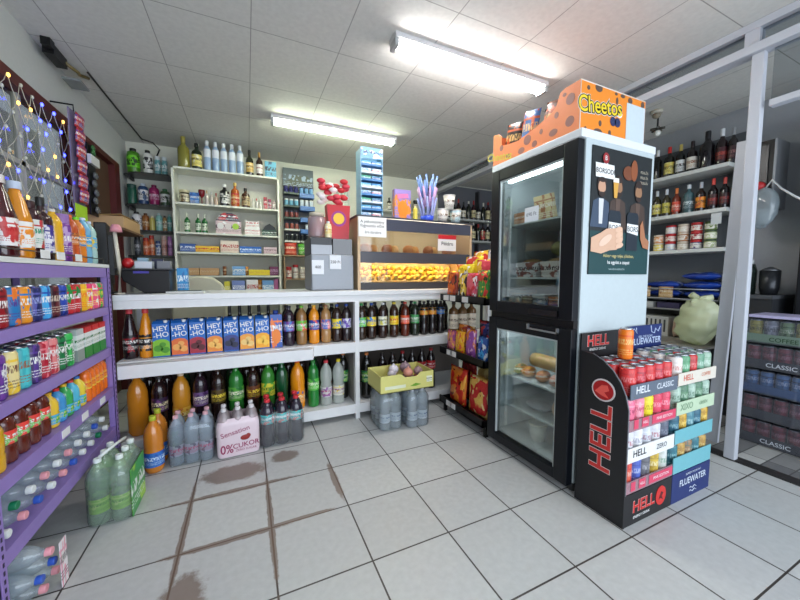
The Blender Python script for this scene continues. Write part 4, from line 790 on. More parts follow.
# ================================================================== orange snack display box on the fridge
k = thing('snack_display_box', 'orange spotted cardboard snack box with a stepped front on the fridge', 'display box', (0, 0, 2.031))
org = plain((236, 138, 36), .5); org2 = plain((240, 140, 84), .5); spot = plain((92, 74, 66), .5)
fy = [(1.29, 0), (1.985, 0), (1.985, .235), (1.93, .225), (1.90, .20), (1.895, .135), (1.80, .12), (1.74, .115), (1.60, .14), (1.48, .175), (1.445, .20), (1.42, .265), (1.385, .275), (1.29, .275)]
put('front_panel', B().prism(fy, 'x', 1.662, 1.667), org2, k); put('back_panel', B().prism(fy, 'x', 2.235, 2.24), org2, k)
sp_ = put('side_panel', B().box(1.667, 2.235, 1.29, 1.295, 0, .275), org, k); put('side_panel', B().box(1.667, 2.235, 1.98, 1.985, 0, .235), org2, k)
put('box_floor', B().box(1.667, 2.235, 1.295, 1.98, 0, .004), org, k); put('top_flap', B().box(1.667, 2.235, 1.295, 1.385, .271, .275), plain((226, 206, 190), .6), k)
put('white_panel', B().box(2.06, 2.235, 1.288, 1.2898, .0, .235), plain((200, 212, 216), .5), sp_)
put('edge', B().tube([(1.664, 1.289, 0), (1.664, 1.289, .275), (2.235, 1.289, .275)], .003), plain((236, 226, 214), .5), k)
def yspots(L):
    for (y, z, ry, rz) in L: put('spot', B().prism([(y + ry * math.cos(a), z + rz * math.sin(a)) for a in [2 * PI * i / 14 for i in range(14)]], 'x', 1.6605, 1.662), plain((156, 104, 92), .5), k)
yspots([(1.35, .20, .028, .03), (1.35, .08, .028, .028), (1.46, .06, .03, .02), (1.60, .045, .02, .02), (1.71, .04, .028, .02), (1.83, .045, .02, .014), (1.90, .12, .018, .02), (1.44, .15, .014, .018), (1.66, .09, .03, .03), (1.55, .1, .012, .016), (1.39, .24, .012, .01)])
for (x, z, rx, rz) in ((1.725, .245, .012, .012), (1.81, .262, .03, .022), (1.97, .225, .01, .02), (1.815, .024, .038, .02), (1.83, .075, .012, .016), (1.915, .035, .012, .018), (1.71, .03, .008, .008), (2.02, .262, .02, .01), (1.96, .262, .012, .008), (2.09, .25, .02, .018), (2.21, .25, .016, .02)): put('spot', B().prism([(x + rx * math.cos(a), z + rz * math.sin(a)) for a in [2 * PI * i / 14 for i in range(14)]], 'y', 1.2885, 1.29), spot, sp_)
for off, colr, yy in ((.085, (240, 236, 226), 1.2882), (.06, (26, 24, 22), 1.2872), (.012, (240, 208, 40), 1.2862)): text('Cheetos', .12, plain(colr, .4), (1.83, yy, .165), '-y', sp_, off, .1, .9)
for dx in (.955, .995): put('window_cutout', B().prism([(dx + .985 + .026 * math.cos(a), .105 + .026 * math.sin(a)) for a in [2 * PI * i / 14 for i in range(14)]], 'y', 1.2872, 1.2884), plain((44, 54, 96), .3), sp_)
text('Cheetos', .075, plain((214, 200, 60), .4), (1.6600, 1.92, .065), '-x', k, .012, -.2)
for i, (y, c, rr) in enumerate(((1.87, (50, 34, 32), .5), (1.79, (60, 40, 34), .2), (1.72, (70, 110, 170), -.3), (1.60, (70, 50, 40), .4), (1.53, (110, 56, 36), .1))):
    snack_bag((1.715 + .06 * (i % 2), y, 2.066), .15, .04, .24 if i != 2 else .26, printed(c, (230, 190, 120), (200, 90, 40)), ('dark brown snack bag in the orange box notch, away from the tall end', 'brown snack bag, second in the orange box', 'blue snack bag sticking out of the orange box', 'dark brown snack bag beside the blue one in the orange box', 'rust brown snack bag by the tall end of the orange box')[i], (.0, .2, -PI / 2 + .1 * rr))

# ================================================================== food inside the fridge
def simple(name, label, cat, b, m, loc=None, rot=None, group=None): return tag(put(name, b, m, None, loc, rot), label, cat, group)
def rbox(w, d, h): return B().box(-w / 2, w / 2, -d / 2, d / 2, 0, h)
simple('price_sign', 'white paper price sign hanging in the upper fridge door', 'sign', B().box(1.6265, 1.6295, 1.52, 1.63, 1.59, 1.68), plain((226, 232, 238), .5))
text('690 Ft', .032, plain((90, 100, 120)), (1.626, 1.575, 1.635), '-x', bpy.data.objects['price_sign'], .004)
for i, (y, c) in enumerate(((1.50, (222, 216, 210)), (1.72, (216, 214, 214)))):
    t = thing('carton_tray', ('white tray with dark round prints, nearer the fridge hinge side', 'white tray with dark round prints, nearer the handle-free side')[i] + ' on the upper fridge shelf', 'tray', (1.80, y, 1.2435)); 
    put('tray_body', B().prism([(-.085, .0), (.085, .0), (.10, .10), (-.10, .10)], 'x', -.06, .06), printed(c, (60, 50, 54), (150, 90, 80), 1.2, .4, 1), t)
    put('contents', B().ball((0, 0, .10), .06, .8, 1.3, .4), plain((150, 120, 80), .6), t)
def glassbag(name, label, cat, loc, sx, sy, sz, m, rot=None): simple(name, label, cat, B().ball((0, 0, sz), 1, sx, sy, 1, 14, 8) if False else B().ball((0, 0, 0), .5, sx * 2, sy * 2, sz * 2, 14, 9), m, (loc[0], loc[1], loc[2] + sz), rot)
glassbag('plastic_pot', 'clear pot of green salad on the white trays in the upper fridge', 'pot', (1.85, 1.53, 1.378), .06, .07, .05, plain((112, 124, 70), .4))
simple('box', 'kraft box under the pot of salad in the upper fridge', 'box', rbox(.16, .18, .15), plain((176, 142, 110), .6), (2.02, 1.48, 1.2435))
simple('box', 'white lined notepad-like pack at the hinge side of the upper fridge', 'box', rbox(.10, .08, .20), printed((216, 220, 222), (110, 120, 130), (200, 206, 210)), (1.86, 1.345, 1.2435))
simple('box', 'dark pack behind the white trays in the upper fridge', 'box', rbox(.12, .14, .10), plain((50, 52, 66), .5), (2.0, 1.70, 1.2435))
for i, (y, c, l) in enumerate(((1.80, (206, 150, 110), 'pinkish pastry pack on the top fridge shelf, farthest from the hinges'), (1.66, (214, 196, 150), 'big pale pizza pack leaning on the top fridge shelf'), (1.42, (96, 100, 104), 'grey wrapped pack on the top fridge shelf beside the hinges'))):
    simple('food_pack', l, 'food pack', rbox(.05 if i == 1 else .14, .13 if i < 2 else .2, (.08, .17, .07)[i]), printed(c, (240, 234, 220), (170, 110, 70)), (1.83 + .03 * i, y, 1.6135 if i != 1 else 1.626), (0, -.25 if i == 1 else 0, 0))
for i, (y, c, h) in enumerate(((1.78, (200, 206, 206), .10), (1.66, (150, 130, 110), .06), (1.44, (196, 120, 70), .07), (1.57, (170, 178, 180), .08))):
    simple('food_pack', ('pale crate at the far end', 'brown flat pack second', 'orange flat pack nearest the hinges', 'grey printed pack beside the orange one')[i] + ' on the upper fridge deck', 'food pack', rbox(.16, .10, h), printed(c, (60, 60, 64), (220, 210, 200)), (1.78, y, 1.0515))
# lower fridge
simple('salami_roll', 'thick cut sausage roll on the top shelf of the lower fridge', 'sausage', B().lathe([(.02, 0), (.046, 0.004), (.048, .02), (.048, .30), (.03, .33)], 0, 0, 0, 16, 'y'), plain((176, 142, 90), .4), (1.83, 1.40, .668)); bpy.data.objects['salami_roll'].rotation_euler = (0, 0, PI)
bpy.data.objects['salami_roll'].location = (1.82, 1.70, .668)
put('cut_end', B().lathe([(.044, 0), (.044, .004)], 0, 0, 0, 16, 'y'), plain((222, 166, 140), .5), bpy.data.objects['salami_roll'], (0, -.002, 0))
for i, (y, z, c, sx) in enumerate(((1.80, .534, (110, 116, 70), .038), (1.72, .534, (206, 140, 50), .038), (1.60, .534, (222, 150, 90), .038), (1.49, .534, (226, 176, 160), .038), (1.39, .534, (170, 160, 180), .038))):
    glassbag('deli_pack', ('green', 'amber', 'orange', 'pale pink', 'lilac')[i] + ' deli pack on the top shelf of the lower fridge', 'food pack', (1.80, y, z), .06, sx, .040, printed(c, (236, 230, 220), (200, 120, 80)))
glassbag('ham_piece', 'tan piece of ham on the second shelf of the lower fridge', 'ham', (1.83, 1.45, .314), .08, .075, .075, plain((196, 152, 110), .4, bump=.3))
glassbag('deli_pack', 'pale wrapped pack beside the ham in the lower fridge', 'food pack', (1.84, 1.66, .314), .07, .1, .03, plain((170, 172, 178), .3))
t = thing('tub', 'white plastic tub with lid on the floor of the lower fridge', 'tub', (1.80, 1.63, .1215)); put('tub_body', B().lathe([(.048, 0), (.06, .11)], seg=18), plain((232, 232, 222), .4), t); put('lid', B().lathe([(.063, .108), (.063, .12)], seg=18), plain((222, 218, 200), .4), t)
glassbag('deli_pack', 'clear wrapped pack at the hinge side of the lower fridge floor', 'food pack', (1.84, 1.42, .1215), .08, .08, .035, plain((150, 150, 156), .3))

# ================================================================== on top of the bakery case
BT = 1.7915
k = thing('gum_tower', 'tall light blue rack of chewing gum packs on the bakery case', 'display rack', (1.075, 3.03, BT))
sky = plain((150, 200, 226), .4)
put('side_panel', B().box(-.108, -.102, -.07, .07, 0, .62), sky, k); put('side_panel', B().box(.102, .108, -.07, .07, 0, .62), sky, k); put('back_panel', B().box(-.102, .102, .064, .07, 0, .62), sky, k)
q = put('header', B().box(-.108, .108, -.072, -.066, .535, .63), printed((120, 180, 220), (40, 60, 120), (230, 240, 246), 1, .4, 1), k)
for i in range(8): put('shelf', B().box(-.102, .102, -.066, .064, .0 + .067 * i, .004 + .067 * i).box(-.102, .102, -.072, -.066, .067 * i, .018 + .067 * i), plain((70, 130, 190), .4) if i % 2 else plain((214, 228, 236), .4), k)
gc = [((214, 226, 234), (60, 110, 180)), ((40, 60, 120), (220, 230, 240)), ((90, 170, 210), WHITE), ((232, 234, 236), (200, 60, 60)), ((60, 160, 120), WHITE), ((70, 140, 200), WHITE)]
for i in range(8):
    for j in range(2):
        c = gc[(i * 2 + j * 3) % 6]
        simple('gum_pack', f'gum pack row on the {NUM[7 - i]} blue rack tier from the top, {("window", "fridge")[j]} side', 'gum pack', rbox(.09, .11, .042), printed(c[0], c[1], (120, 190, 220), 1.2, .35, 1), (1.025 + .1 * j, 3.03, BT + .006 + .067 * i))
simple('cereal_box', 'purple and orange cereal box on the bakery case', 'cereal box', rbox(.17, .06, .29), printed((150, 130, 196), (240, 150, 40), (236, 140, 60), .7, .4, 1), (1.395, 3.0, BT + .001))
put('picture', B().prism([(.055 * math.cos(a), .11 + .075 * math.sin(a)) for a in [2 * PI * i / 18 for i in range(18)]], 'y', -.0325, -.0305), plain((236, 140, 40), .4), bpy.data.objects['cereal_box']); put('logo_band', B().prism([(-.06, .2), (.06, .215), (.055, .255), (-.055, .245)], 'y', -.0325, -.0305), plain((226, 120, 170), .4), bpy.data.objects['cereal_box'])
bottle('wash', (1.545, 3.0, BT + .001), .025, .15, liquid((226, 210, 90)), plain((240, 230, 160)), None, 'small yellow squeeze bottle between the cereal box and the straws')
k = thing('straw_holder', 'blue cup of pink, violet and blue twisted candy straws on the bakery case', 'candy straws', (1.68, 3.0, BT + .001))
put('cup', B().lathe([(.062, 0), (.07, .06), (.064, .06), (.056, .006)], seg=20), plain((60, 90, 220), .3), k)
for lv, (z0, z1, r0, r1, c) in enumerate(((.01, .24, .045, .095, (176, 186, 240)), (.15, .34, .05, .098, (222, 180, 226)), (.26, .45, .05, .105, (150, 184, 244)))):
    for i in range(9):
        a = 2 * PI * i / 9 + lv * .3
        put('straw', B().tube([(r0 * math.cos(a), r0 * math.sin(a), z0), ((r0 + r1) / 2 * math.cos(a + .1), (r0 + r1) / 2 * math.sin(a + .1), (z0 + z1) / 2), (r1 * math.cos(a), r1 * math.sin(a), z1)], .011, 6), plain(c, .25, 0, .5, .85), k)
for x, z, l in ((1.865, BT + .001, 'white paper coffee cup stack on the bakery case, nearer the straws'), (2.025, BT + .001, 'pale blue paper coffee cup stack on the bakery case, nearer the fridge'), (1.945, BT + .149, 'white coffee cup standing on the two cups below')):
    t = thing('coffee_cup', l, 'cup', (x, 3.0, z)); put('cup_body', B().lathe([(.042, 0), (.062, .14)], seg=20), printed((232, 230, 224) if 'pale' not in l else (196, 222, 230), (110, 90, 70), (220, 214, 204), .8), t); put('lid', B().lathe([(.065, .138), (.065, .146), (.05, .1465)], seg=20), plain((226, 226, 222), .4), t)
# coffee machine top and beside
CT = 1.1265
t = thing('gift_bag', 'red gift bag with gold badge and candy bouquet on the coffee machine', 'gift bag', (.765, 3.03, 1.583))
put('bag_body', B().prism([(-.09, 0), (.09, 0), (.105, .3), (-.105, .3)], 'y', -.05, .05), plain((196, 34, 46), .35), t)
put('gold_badge', B().prism([(.0 + .05 * math.cos(a), .18 + .05 * math.sin(a)) for a in [2 * PI * i / 18 for i in range(18)]], 'y', -.0525, -.0505), plain((236, 190, 50), .4), t); put('badge_ring', B().prism([(.0 + .07 * math.cos(a), .18 + .07 * math.sin(a)) for a in [2 * PI * i / 18 for i in range(18)]], 'y', -.0512, -.0502), plain((150, 40, 130), .4), t)
rng = random.Random(5)
for i in range(28):
    put('candy_flower', B().ball((rng.uniform(-.15, .085), rng.uniform(-.05, .05), .33 + rng.uniform(0, .19)), .03, 1.3, .8, .8, 8, 5), plain([(206, 40, 50), (240, 232, 234), (220, 60, 80)][i % 3], .4), t)
t = thing('candy_tub', 'clear tub of pink sweets on the coffee machine beside the gift bag', 'tub', (.575, 3.02, 1.583)); put('tub_body', B().lathe([(.07, 0), (.075, .02), (.075, .17), (.06, .19)], seg=18), clearpet((226, 206, 206), .35), t)
put('sweets', B().ball((0, 0, .07), .062, 1, 1, 1.0), plain((206, 130, 150), .5, bump=.5), t); put('lid', B().lathe([(.062, .19), (.062, .22)], seg=18), plain((200, 190, 170), .4), t)
bottle('wash', (.655, 2.925, 1.583), .03, .14, liquid((240, 226, 180)), plain((230, 230, 226)), printed((240, 220, 150), (200, 120, 40), (250, 240, 220)), 'small cream bottle between sweets tub and red gift bag')
# till end of the counter
k = thing('monitor', 'black till monitor seen from the edge beside the purple rack', 'monitor', (-.905, 3.02, CT), .2)
put('screen', B().box(-.035, .03, -.17, .17, .06, .48), black_plastic, k, bevel=.006); put('back_cover', B().box(.03, .055, -.13, .13, .13, .40), plain((30, 31, 34), .5), k); put('stand', B().box(.0, .03, -.03, .03, .012, .1), black_plastic, k); put('base', B().box(-.06, .055, -.1, .1, 0, .012), black_plastic, k)
k = thing('till_scale', 'black wedge-shaped till tray with small goods on the counter', 'scale', (-.66, 2.99, CT))
put('body', B().prism([(-.15, .165), (.15, .165), (.15, 0), (-.0, 0), (-.12, .09)], 'y', -.1, .14), black_plastic, k, bevel=.004); put('blue_strip', B().box(-.06, .03, -.103, -.1005, .142, .158), plain((60, 50, 150), .4), k); put('tray', B().box(-.16, .16, -.11, .15, .166, .176), plain((24, 24, 28), .4), k)
simple('soap_pack', 'white rounded pack on the black till tray', 'pack', rbox(.10, .07, .05), plain((206, 212, 222), .4), (-.67, 2.97, 1.304))
simple('grey_pack', 'grey boxed pack on the till tray near the shelf', 'pack', rbox(.08, .07, .055), plain((120, 122, 128), .5), (-.55, 2.97, 1.304))
simple('red_ball', 'small red round candy jar at the end of the till tray', 'jar', B().ball((0, 0, .038), .038, 1, 1, 1), plain((190, 34, 40), .3), (-.775, 3.0, 1.304))
simple('blue_pouch', 'dark blue pouch behind the packs on the till tray', 'pouch', rbox(.07, .04, .075), plain((34, 38, 70), .4), (-.61, 3.07, 1.304))
simple('pale_box', 'pale blue small box behind the white pack on the till tray', 'box', rbox(.06, .04, .08), plain((150, 186, 206), .4), (-.70, 3.07, 1.304))
simple('blue_box', 'bright blue box standing on the counter beside the till tray', 'box', rbox(.07, .06, .185), printed((36, 140, 200), (220, 236, 246), (30, 110, 180), 1, .4, 1), (-.455, 3.08, CT))
k = thing('change_tray', 'white and dark change tray lying on the counter', 'tray', (-.40, 2.92, CT)); put('tray_base', B().box(-.13, .10, -.07, .07, 0, .012), plain((214, 216, 214), .4), k); put('mat', B().box(-.11, .08, -.055, .055, .0122, .016), plain((90, 100, 96), .6), k)
k = thing('lamp_pole', 'slim white pole with a pink cap standing on the counter end', 'pole', (-.795, 2.87, CT)); put('pole', B().tube([(0, 0, 0), (.006, 0, .2), (-.01, 0, .44)], .012), plain((206, 200, 186), .5), k); put('cap', B().lathe([(.035, .42), (.03, .45), (.02, .47)], seg=12), plain((226, 150, 160), .4), k); put('foot', B().cyl(0, 0, 0, .008, .03, 12), plain((206, 200, 186), .5), k)
k = thing('cardboard_box', 'flat brown cardboard box on the wall shelf by the brown door', 'box', (-1.10, 3.95, 1.672)); put('box_body', B().box(-.13, .13, -.25, .25, 0, .10), plain((196, 160, 116), .7), k); put('open_flap', B().box(-.02, .13, -.27, .27, .101, .106), plain((180, 146, 92), .7), k, None, (0, -.1, 0))
tag(put('wall_bracket_shelf', B().box(-1.285, -.96, 3.66, 4.28, 1.65, 1.67), plain((110, 80, 56), .6)), 'brown board shelf by the door carrying the cardboard box', 'shelf')

# ================================================================== back wall: cosmetics on dark shelves
for i, z in enumerate((2.42, 2.07, 1.775, 1.49, 1.20)):
    t = thing('wall_shelf', f'dark glass wall shelf of cosmetics in the corner, {NUM[i]} from the top', 'shelf', (0, 0, z))
    put('board', B().prism([(-1.245, 4.85), (-1.10, 4.70), (-.79, 4.70), (-.79, 4.995), (-1.245, 4.995)], 'z', -.014, 0), plain((58, 60, 58), .3), t); put('bracket', B().box(-1.2, -1.18, 4.82, 4.995, -.05, -.014), plain((40, 40, 40), .5), t)
cos = [
 (2.42, -1.135, .062, .27, 'wash', (70, 130, 30), (16, 18, 16), ((110, 200, 40), (20, 40, 10), (40, 90, 20)), 'bright green bottle with black top on the highest corner shelf'), (2.42, -1.0, .05, .27, 'wash', (222, 222, 214), (24, 24, 24), ((40, 40, 42), WHITE, (222, 222, 214)), 'white bottle with black label on the highest corner shelf'), (2.42, -.905, .03, .21, 'spray', (110, 160, 160), (206, 214, 216), ((90, 150, 150), WHITE, (170, 190, 190)), 'pale teal spray can beside the white bottle, highest corner shelf'), (2.42, -.838, .03, .21, 'spray', (110, 160, 160), (206, 214, 216), ((90, 150, 150), WHITE, (170, 190, 190)), 'pale teal spray can against the white unit, highest corner shelf'),
 (2.07, -1.165, .045, .22, 'jar', (30, 90, 70), (20, 70, 60), None, 'dark green jar at the door end of the second corner shelf'), (2.07, -1.06, .05, .24, 'wash', (40, 70, 110), (200, 210, 220), ((226, 226, 226), (20, 20, 24), (60, 90, 130)), 'blue bottle with white label on the second corner shelf'), (2.07, -.955, .05, .235, 'wash', (150, 30, 90), (120, 20, 70), ((150, 30, 90), (240, 220, 230), (200, 80, 130)), 'magenta bottle on the second corner shelf'), (2.07, -.85, .05, .20, 'wash', (60, 90, 60), (60, 120, 80), ((224, 224, 220), (20, 20, 24), (60, 90, 60)), 'green bottle with white label on the second corner shelf'),
 (1.775, -1.135, .05, .21, 'wash', (230, 230, 230), (30, 30, 30), ((230, 230, 230), (20, 20, 20), (20, 20, 20)), 'white bottle with black blotches on the third corner shelf'), (1.775, -1.05, .036, .20, 'wash', (150, 90, 40), (100, 60, 30), ((170, 110, 50), (240, 220, 180), (120, 70, 30)), 'amber bottle beside the blotched one on the third corner shelf'), (1.775, -.985, .028, .17, 'wash', (206, 190, 100), (230, 220, 180), None, 'small yellow bottle on the third corner shelf'), (1.775, -.92, .034, .21, 'wash', (150, 206, 196), (200, 220, 216), ((160, 214, 204), WHITE, (90, 170, 160)), 'mint bottle on the third corner shelf'), (1.775, -.862, .022, .18, 'wash', (180, 140, 80), (60, 50, 40), ((236, 226, 200), (90, 60, 40), (180, 140, 80)), 'slim amber bottle with cream label on the third corner shelf'), (1.775, -.815, .024, .20, 'wash', (90, 160, 150), (170, 200, 196), ((110, 176, 166), WHITE, (80, 140, 140)), 'teal bottle against the white unit on the third corner shelf'),
 (1.49, -1.135, .03, .22, 'spray', (50, 54, 60), (20, 20, 22), ((70, 76, 84), (200, 200, 206), (50, 54, 60)), 'charcoal spray can on the fourth corner shelf'), (1.49, -1.055, .03, .20, 'spray', (214, 100, 50), (190, 60, 40), ((220, 110, 60), (250, 220, 190), (190, 70, 40)), 'orange spray can with red top on the fourth corner shelf'), (1.49, -1.0, .026, .23, 'spray', (222, 120, 70), (180, 50, 40), ((224, 130, 80), (250, 226, 200), (200, 80, 50)), 'taller orange spray can on the fourth corner shelf'), (1.49, -.94, .026, .17, 'spray', (226, 230, 236), (60, 80, 130), ((60, 90, 150), WHITE, (220, 226, 236)), 'blue and white spray can on the fourth corner shelf'), (1.49, -.88, .026, .23, 'spray', (230, 180, 160), (236, 200, 186), ((232, 190, 176), (150, 80, 70), (226, 160, 140)), 'peach spray can on the fourth corner shelf, beside the blue one'), (1.49, -.822, .024, .225, 'spray', (206, 140, 206), (190, 120, 190), ((210, 150, 210), (90, 40, 110), (230, 190, 230)), 'lilac spray can against the white unit, fourth corner shelf'),
 (1.20, -1.05, .05, .17, 'jar', (160, 30, 36), (30, 30, 30), ((190, 40, 46), WHITE, (150, 30, 36)), 'red jar on the lowest corner shelf'), (1.20, -.86, .045, .2, 'jar', (40, 140, 200), (30, 110, 170), ((50, 150, 210), WHITE, (40, 110, 170)), 'bright blue jar on the lowest corner shelf')]
for z, x, r, h, kd, bc, cc, lb, lab in cos: bottle(kd, (x, 4.80 if r > .03 else 4.78, z + .0015), r, h, plain(bc, .3), plain(cc, .4), printed(*lb, 1.0, .4, 1) if lb else None, lab)

# ================================================================== white shelf unit on the back wall
k = thing('shelf_unit', 'tall white open shelf unit of bottles and sweets on the back wall', 'shelf', (0, 0, 0))
UX0, UX1, UY0, UY1 = -.724, .393, 4.45, 4.74
shw = plain((226, 228, 214), .5)
for x in (UX0, UX1 - .02): put('side_panel', B().box(x, x + .02, UY0, UY1, 0, 2.46), shw, k)
put('back_panel', B().box(UX0 + .02, UX1 - .02, UY1 - .012, UY1, 0, 2.46), plain((206, 206, 192), .6), k)
for z in (2.46, 2.073, 1.747, 1.525, 1.255, 1.013, .77): put('shelf', B().box(UX0 + .02 if z < 2.4 else UX0, UX1 - .02 if z < 2.4 else UX1, UY0, UY1 - .012 if z < 2.4 else UY1, z - .02, z), shw, k)
def on_unit(z, L):
    for (x, r, h, kd, bc, cc, lb, lab) in L:
        bottle(kd, (x * .946, 4.54, z + .0015), r, h, liquid(bc), plain(cc, .4), printed(*lb) if lb else None, lab)
on_unit(2.46, [(-.66, .058, .30 * 1.4 if False else .27, 'wine', (150, 140, 50), (170, 160, 70), None, 'fat yellow-green bottle at the corner end of the unit top') if False else (-.645, .06, .355, 'wine', (130, 126, 50), (150, 140, 60), None, 'tall yellow-green bottle at the corner end of the white unit top'),
 (-.51, .052, .30, 'spirit', (26, 40, 24), (20, 24, 20), ((226, 210, 110), (40, 40, 20), (236, 230, 190)), 'dark bottle with yellow label on the white unit top'),
 (.075, .043, .31, 'wine', (40, 46, 26), (30, 30, 26), ((206, 170, 90), (70, 40, 20), (226, 214, 180)), 'dark sparkling wine bottle on the white unit top'), (.19, .038, .30, 'wine', (60, 40, 30), (170, 130, 60), ((230, 226, 220), (150, 40, 50), (230, 226, 220)), 'brown wine bottle with white label on the white unit top')])
for i in range(5): bottle('siphon', (-.377 + i * .086, 4.54, 2.4615), .037, .345, plain((150, 176, 206), .3), plain((230, 232, 234), .4), plain((226, 230, 236), .4), f'white and light blue soda bottle on the unit top, {NUM[i]} from the dark bottle')
simple('blue_pack', 'blue printed pack at the end of the white unit top', 'pack', rbox(.13, .06, .2), printed((90, 170, 200), (20, 30, 50), (60, 90, 120), .8, .4, 1), (0.307, 4.54, 2.4615))
on_unit(2.073, [(-.655, .05, .15, 'jar', (60, 50, 36), (200, 190, 150), ((210, 200, 170), (60, 60, 50), (120, 100, 70)), 'dark jar with pale lid on the unit shelf below the top'), (-.42, .02, .17, 'wine', (200, 190, 180), (180, 150, 90), None, 'small clear miniature bottle beside the red glass'), (-.37, .02, .16, 'wine', (190, 180, 170), (190, 190, 190), None, 'small clear miniature bottle, middle of three'), (-.32, .02, .15, 'wine', (196, 170, 150), (170, 60, 50), None, 'small clear miniature bottle beside the black spirit bottle'), (-.225, .052, .26, 'spirit', (20, 22, 22), (230, 230, 226), ((226, 226, 220), (20, 20, 20), (30, 30, 30)), 'black spirit bottle with white label on the white unit'), (-.105, .046, .29, 'spirit', (180, 90, 30), (210, 180, 90), ((180, 40, 30), (240, 220, 180), (200, 140, 60)), 'amber whisky bottle with red label on the white unit'), (.015, .046, .24, 'spirit', (70, 40, 24), (30, 26, 24), ((180, 160, 120), (40, 30, 30), (90, 60, 40)), 'dark brandy bottle on the white unit'), (.10, .018, .13, 'wine', (206, 204, 196), (200, 200, 196), None, 'tiny clear bottle beside the brandy bottle'), (.145, .018, .13, 'wine', (210, 206, 200), (190, 60, 60), None, 'tiny clear bottle with red cap beside the first tiny one'), (.19, .018, .12, 'wine', (216, 214, 206), (206, 206, 200), None, 'tiny clear bottle next to the red packets')])
simple('blue_bag', 'small blue pouch beside the pale-lidded jar on the white unit', 'pouch', rbox(.09, .05, .13), printed((60, 120, 190), WHITE, (40, 80, 150)), (-0.520, 4.54, 2.0745))
k = thing('wine_glass', 'dark red goblet on the white unit beside the blue pouch', 'glass', (-0.449, 4.54, 2.0745)); put('bowl', B().lathe([(.006, .08), (.03, .11), (.036, .15), (.034, .17)], seg=14), plain((110, 16, 26), .2), k); put('stem', B().lathe([(.026, 0), (.026, .004), (.005, .01), (.005, .08)], seg=10), plain((150, 60, 60), .2), k)
for i, (x, c) in enumerate(((.25, (190, 50, 60)), (.30, (150, 40, 80)), (.355, (226, 206, 196)))): simple('packet', ('red', 'dark pink', 'pale')[i] + ' upright packet at the right-hand upright of the white unit'.replace('right-hand ', 'far '), 'packet', rbox(.04, .05, .15 - .02 * i), printed(c, WHITE, (90, 40, 60)), (x * .946, 4.54, 2.0745))
on_unit(1.747, [(x, .03, .22, 'wine', (24, 100, 44), (206, 210, 190), ((220, 226, 206), (30, 80, 40), (60, 120, 60)), f'small green sparkling bottle, {NUM[i]} of three from the unit side') for i, x in enumerate((-.64, -.525, -.455))])
k = thing('candy_display', 'tall printed candy display box with round pictures on the white unit', 'display box', (-0.180, 4.54, 1.7485)); put('box_body', rbox(.27, .12, .15), printed((214, 190, 190), (90, 60, 70), (236, 236, 236), .9, .4, 1), k); put('header', B().prism([(-.135, .15), (.135, .15), (.09, .22), (.04, .245), (-.04, .245), (-.09, .22)], 'y', -.06, -.05), printed((60, 50, 70), (240, 236, 236), (200, 60, 60), .8), k)
for i, c in enumerate(((230, 226, 222), (222, 210, 206), (170, 210, 60))): put('round_picture', B().prism([(-.085 + .08 * i + .036 * math.cos(a), .09 + .036 * math.sin(a)) for a in [2 * PI * q / 16 for q in range(16)]], 'y', -.0625, -.0605), plain(c, .4), k)
k = thing('sweet_box', 'white display box with red print on the white unit', 'display box', (0.080, 4.54, 1.7485)); put('box_body', rbox(.17, .12, .09), printed((236, 234, 230), (200, 50, 50), (236, 234, 230)), k); put('header', B().prism([(-.075, .09), (.075, .09), (.075, .18), (.05, .165), (-.05, .165), (-.075, .185)], 'y', -.05, -.04), printed((236, 234, 230), (190, 60, 60), (236, 220, 214)), k)
k = thing('sweet_box', 'green and black display box at the wall end of the white unit', 'display box', (0.274, 4.54, 1.7485)); put('box_body', rbox(.17, .12, .07), printed((20, 70, 44), (220, 226, 216), (30, 30, 32)), k); put('header', B().prism([(-.08, .07), (.08, .07), (.06, .11), (.0, .15), (-.05, .12)], 'y', -.05, -.04), plain((22, 24, 24), .4), k)
def open_boxes(z, L):
    for (x, w, h, c, ink, cont, lab) in L:
        t = thing('sweet_box', lab, 'display box', (x * .946, 4.54, z + .0015)); put('box_body', B().box(-w / 2, w / 2, -.075, -.07, 0, h).box(-w / 2, w / 2, .07, .075, 0, h).box(-w / 2, -w / 2 + .005, -.07, .07, 0, h).box(w / 2 - .005, w / 2, -.07, .07, 0, h).box(-w / 2, w / 2, -.075, .075, 0, .004), printed(c, ink, c, 1, .5, 1), t)
        b = B(); rg = random.Random(int(x * 100) + int(z * 10))
        for i in range(7): b.ball((-w / 2 + .02 + (w - .04) * i / 6, rg.uniform(-.04, .04), h * .8), .022, 1, 1.4, .9, 8, 5)
        put('sweets', b, plain(cont, .35), t)['kind'] = 'stuff'
open_boxes(1.525, [(-.635, .15, .09, (50, 90, 160), (220, 226, 236), (206, 212, 220), 'blue open box of wrapped sweets at the corner end'), (-.43, .24, .07, (236, 190, 40), (200, 50, 40), (220, 90, 60), 'yellow and red open box of sweets'), (-.185, .19, .14, (236, 220, 200), (190, 50, 46), (180, 60, 50), 'white and red tall box of chocolate bars'), (.055, .24, .08, (40, 110, 200), (220, 236, 250), (90, 160, 220), 'blue open box of bars'), (.29, .15, .08, (226, 200, 206), (110, 60, 70), (100, 30, 40), 'pale box of dark sweets')] if True else [])
open_boxes(1.255, [(-.63, .19, .085, (196, 150, 100), (206, 180, 140), (110, 130, 70), 'wooden-look crate of green sweets'), (-.42, .19, .085, (196, 150, 100), (206, 180, 140), (150, 140, 160), 'wooden-look crate of violet sweets'), (-.09, .14, .11, (120, 170, 220), (240, 240, 230), (60, 50, 50), 'light blue box with cloud print'), (.15, .24, .07, (240, 214, 40), (226, 190, 40), (190, 150, 60), 'plain yellow open box'), (.33, .10, .11, (110, 40, 80), (200, 160, 190), (90, 40, 60), 'plum coloured box at the end of the crate shelf')])
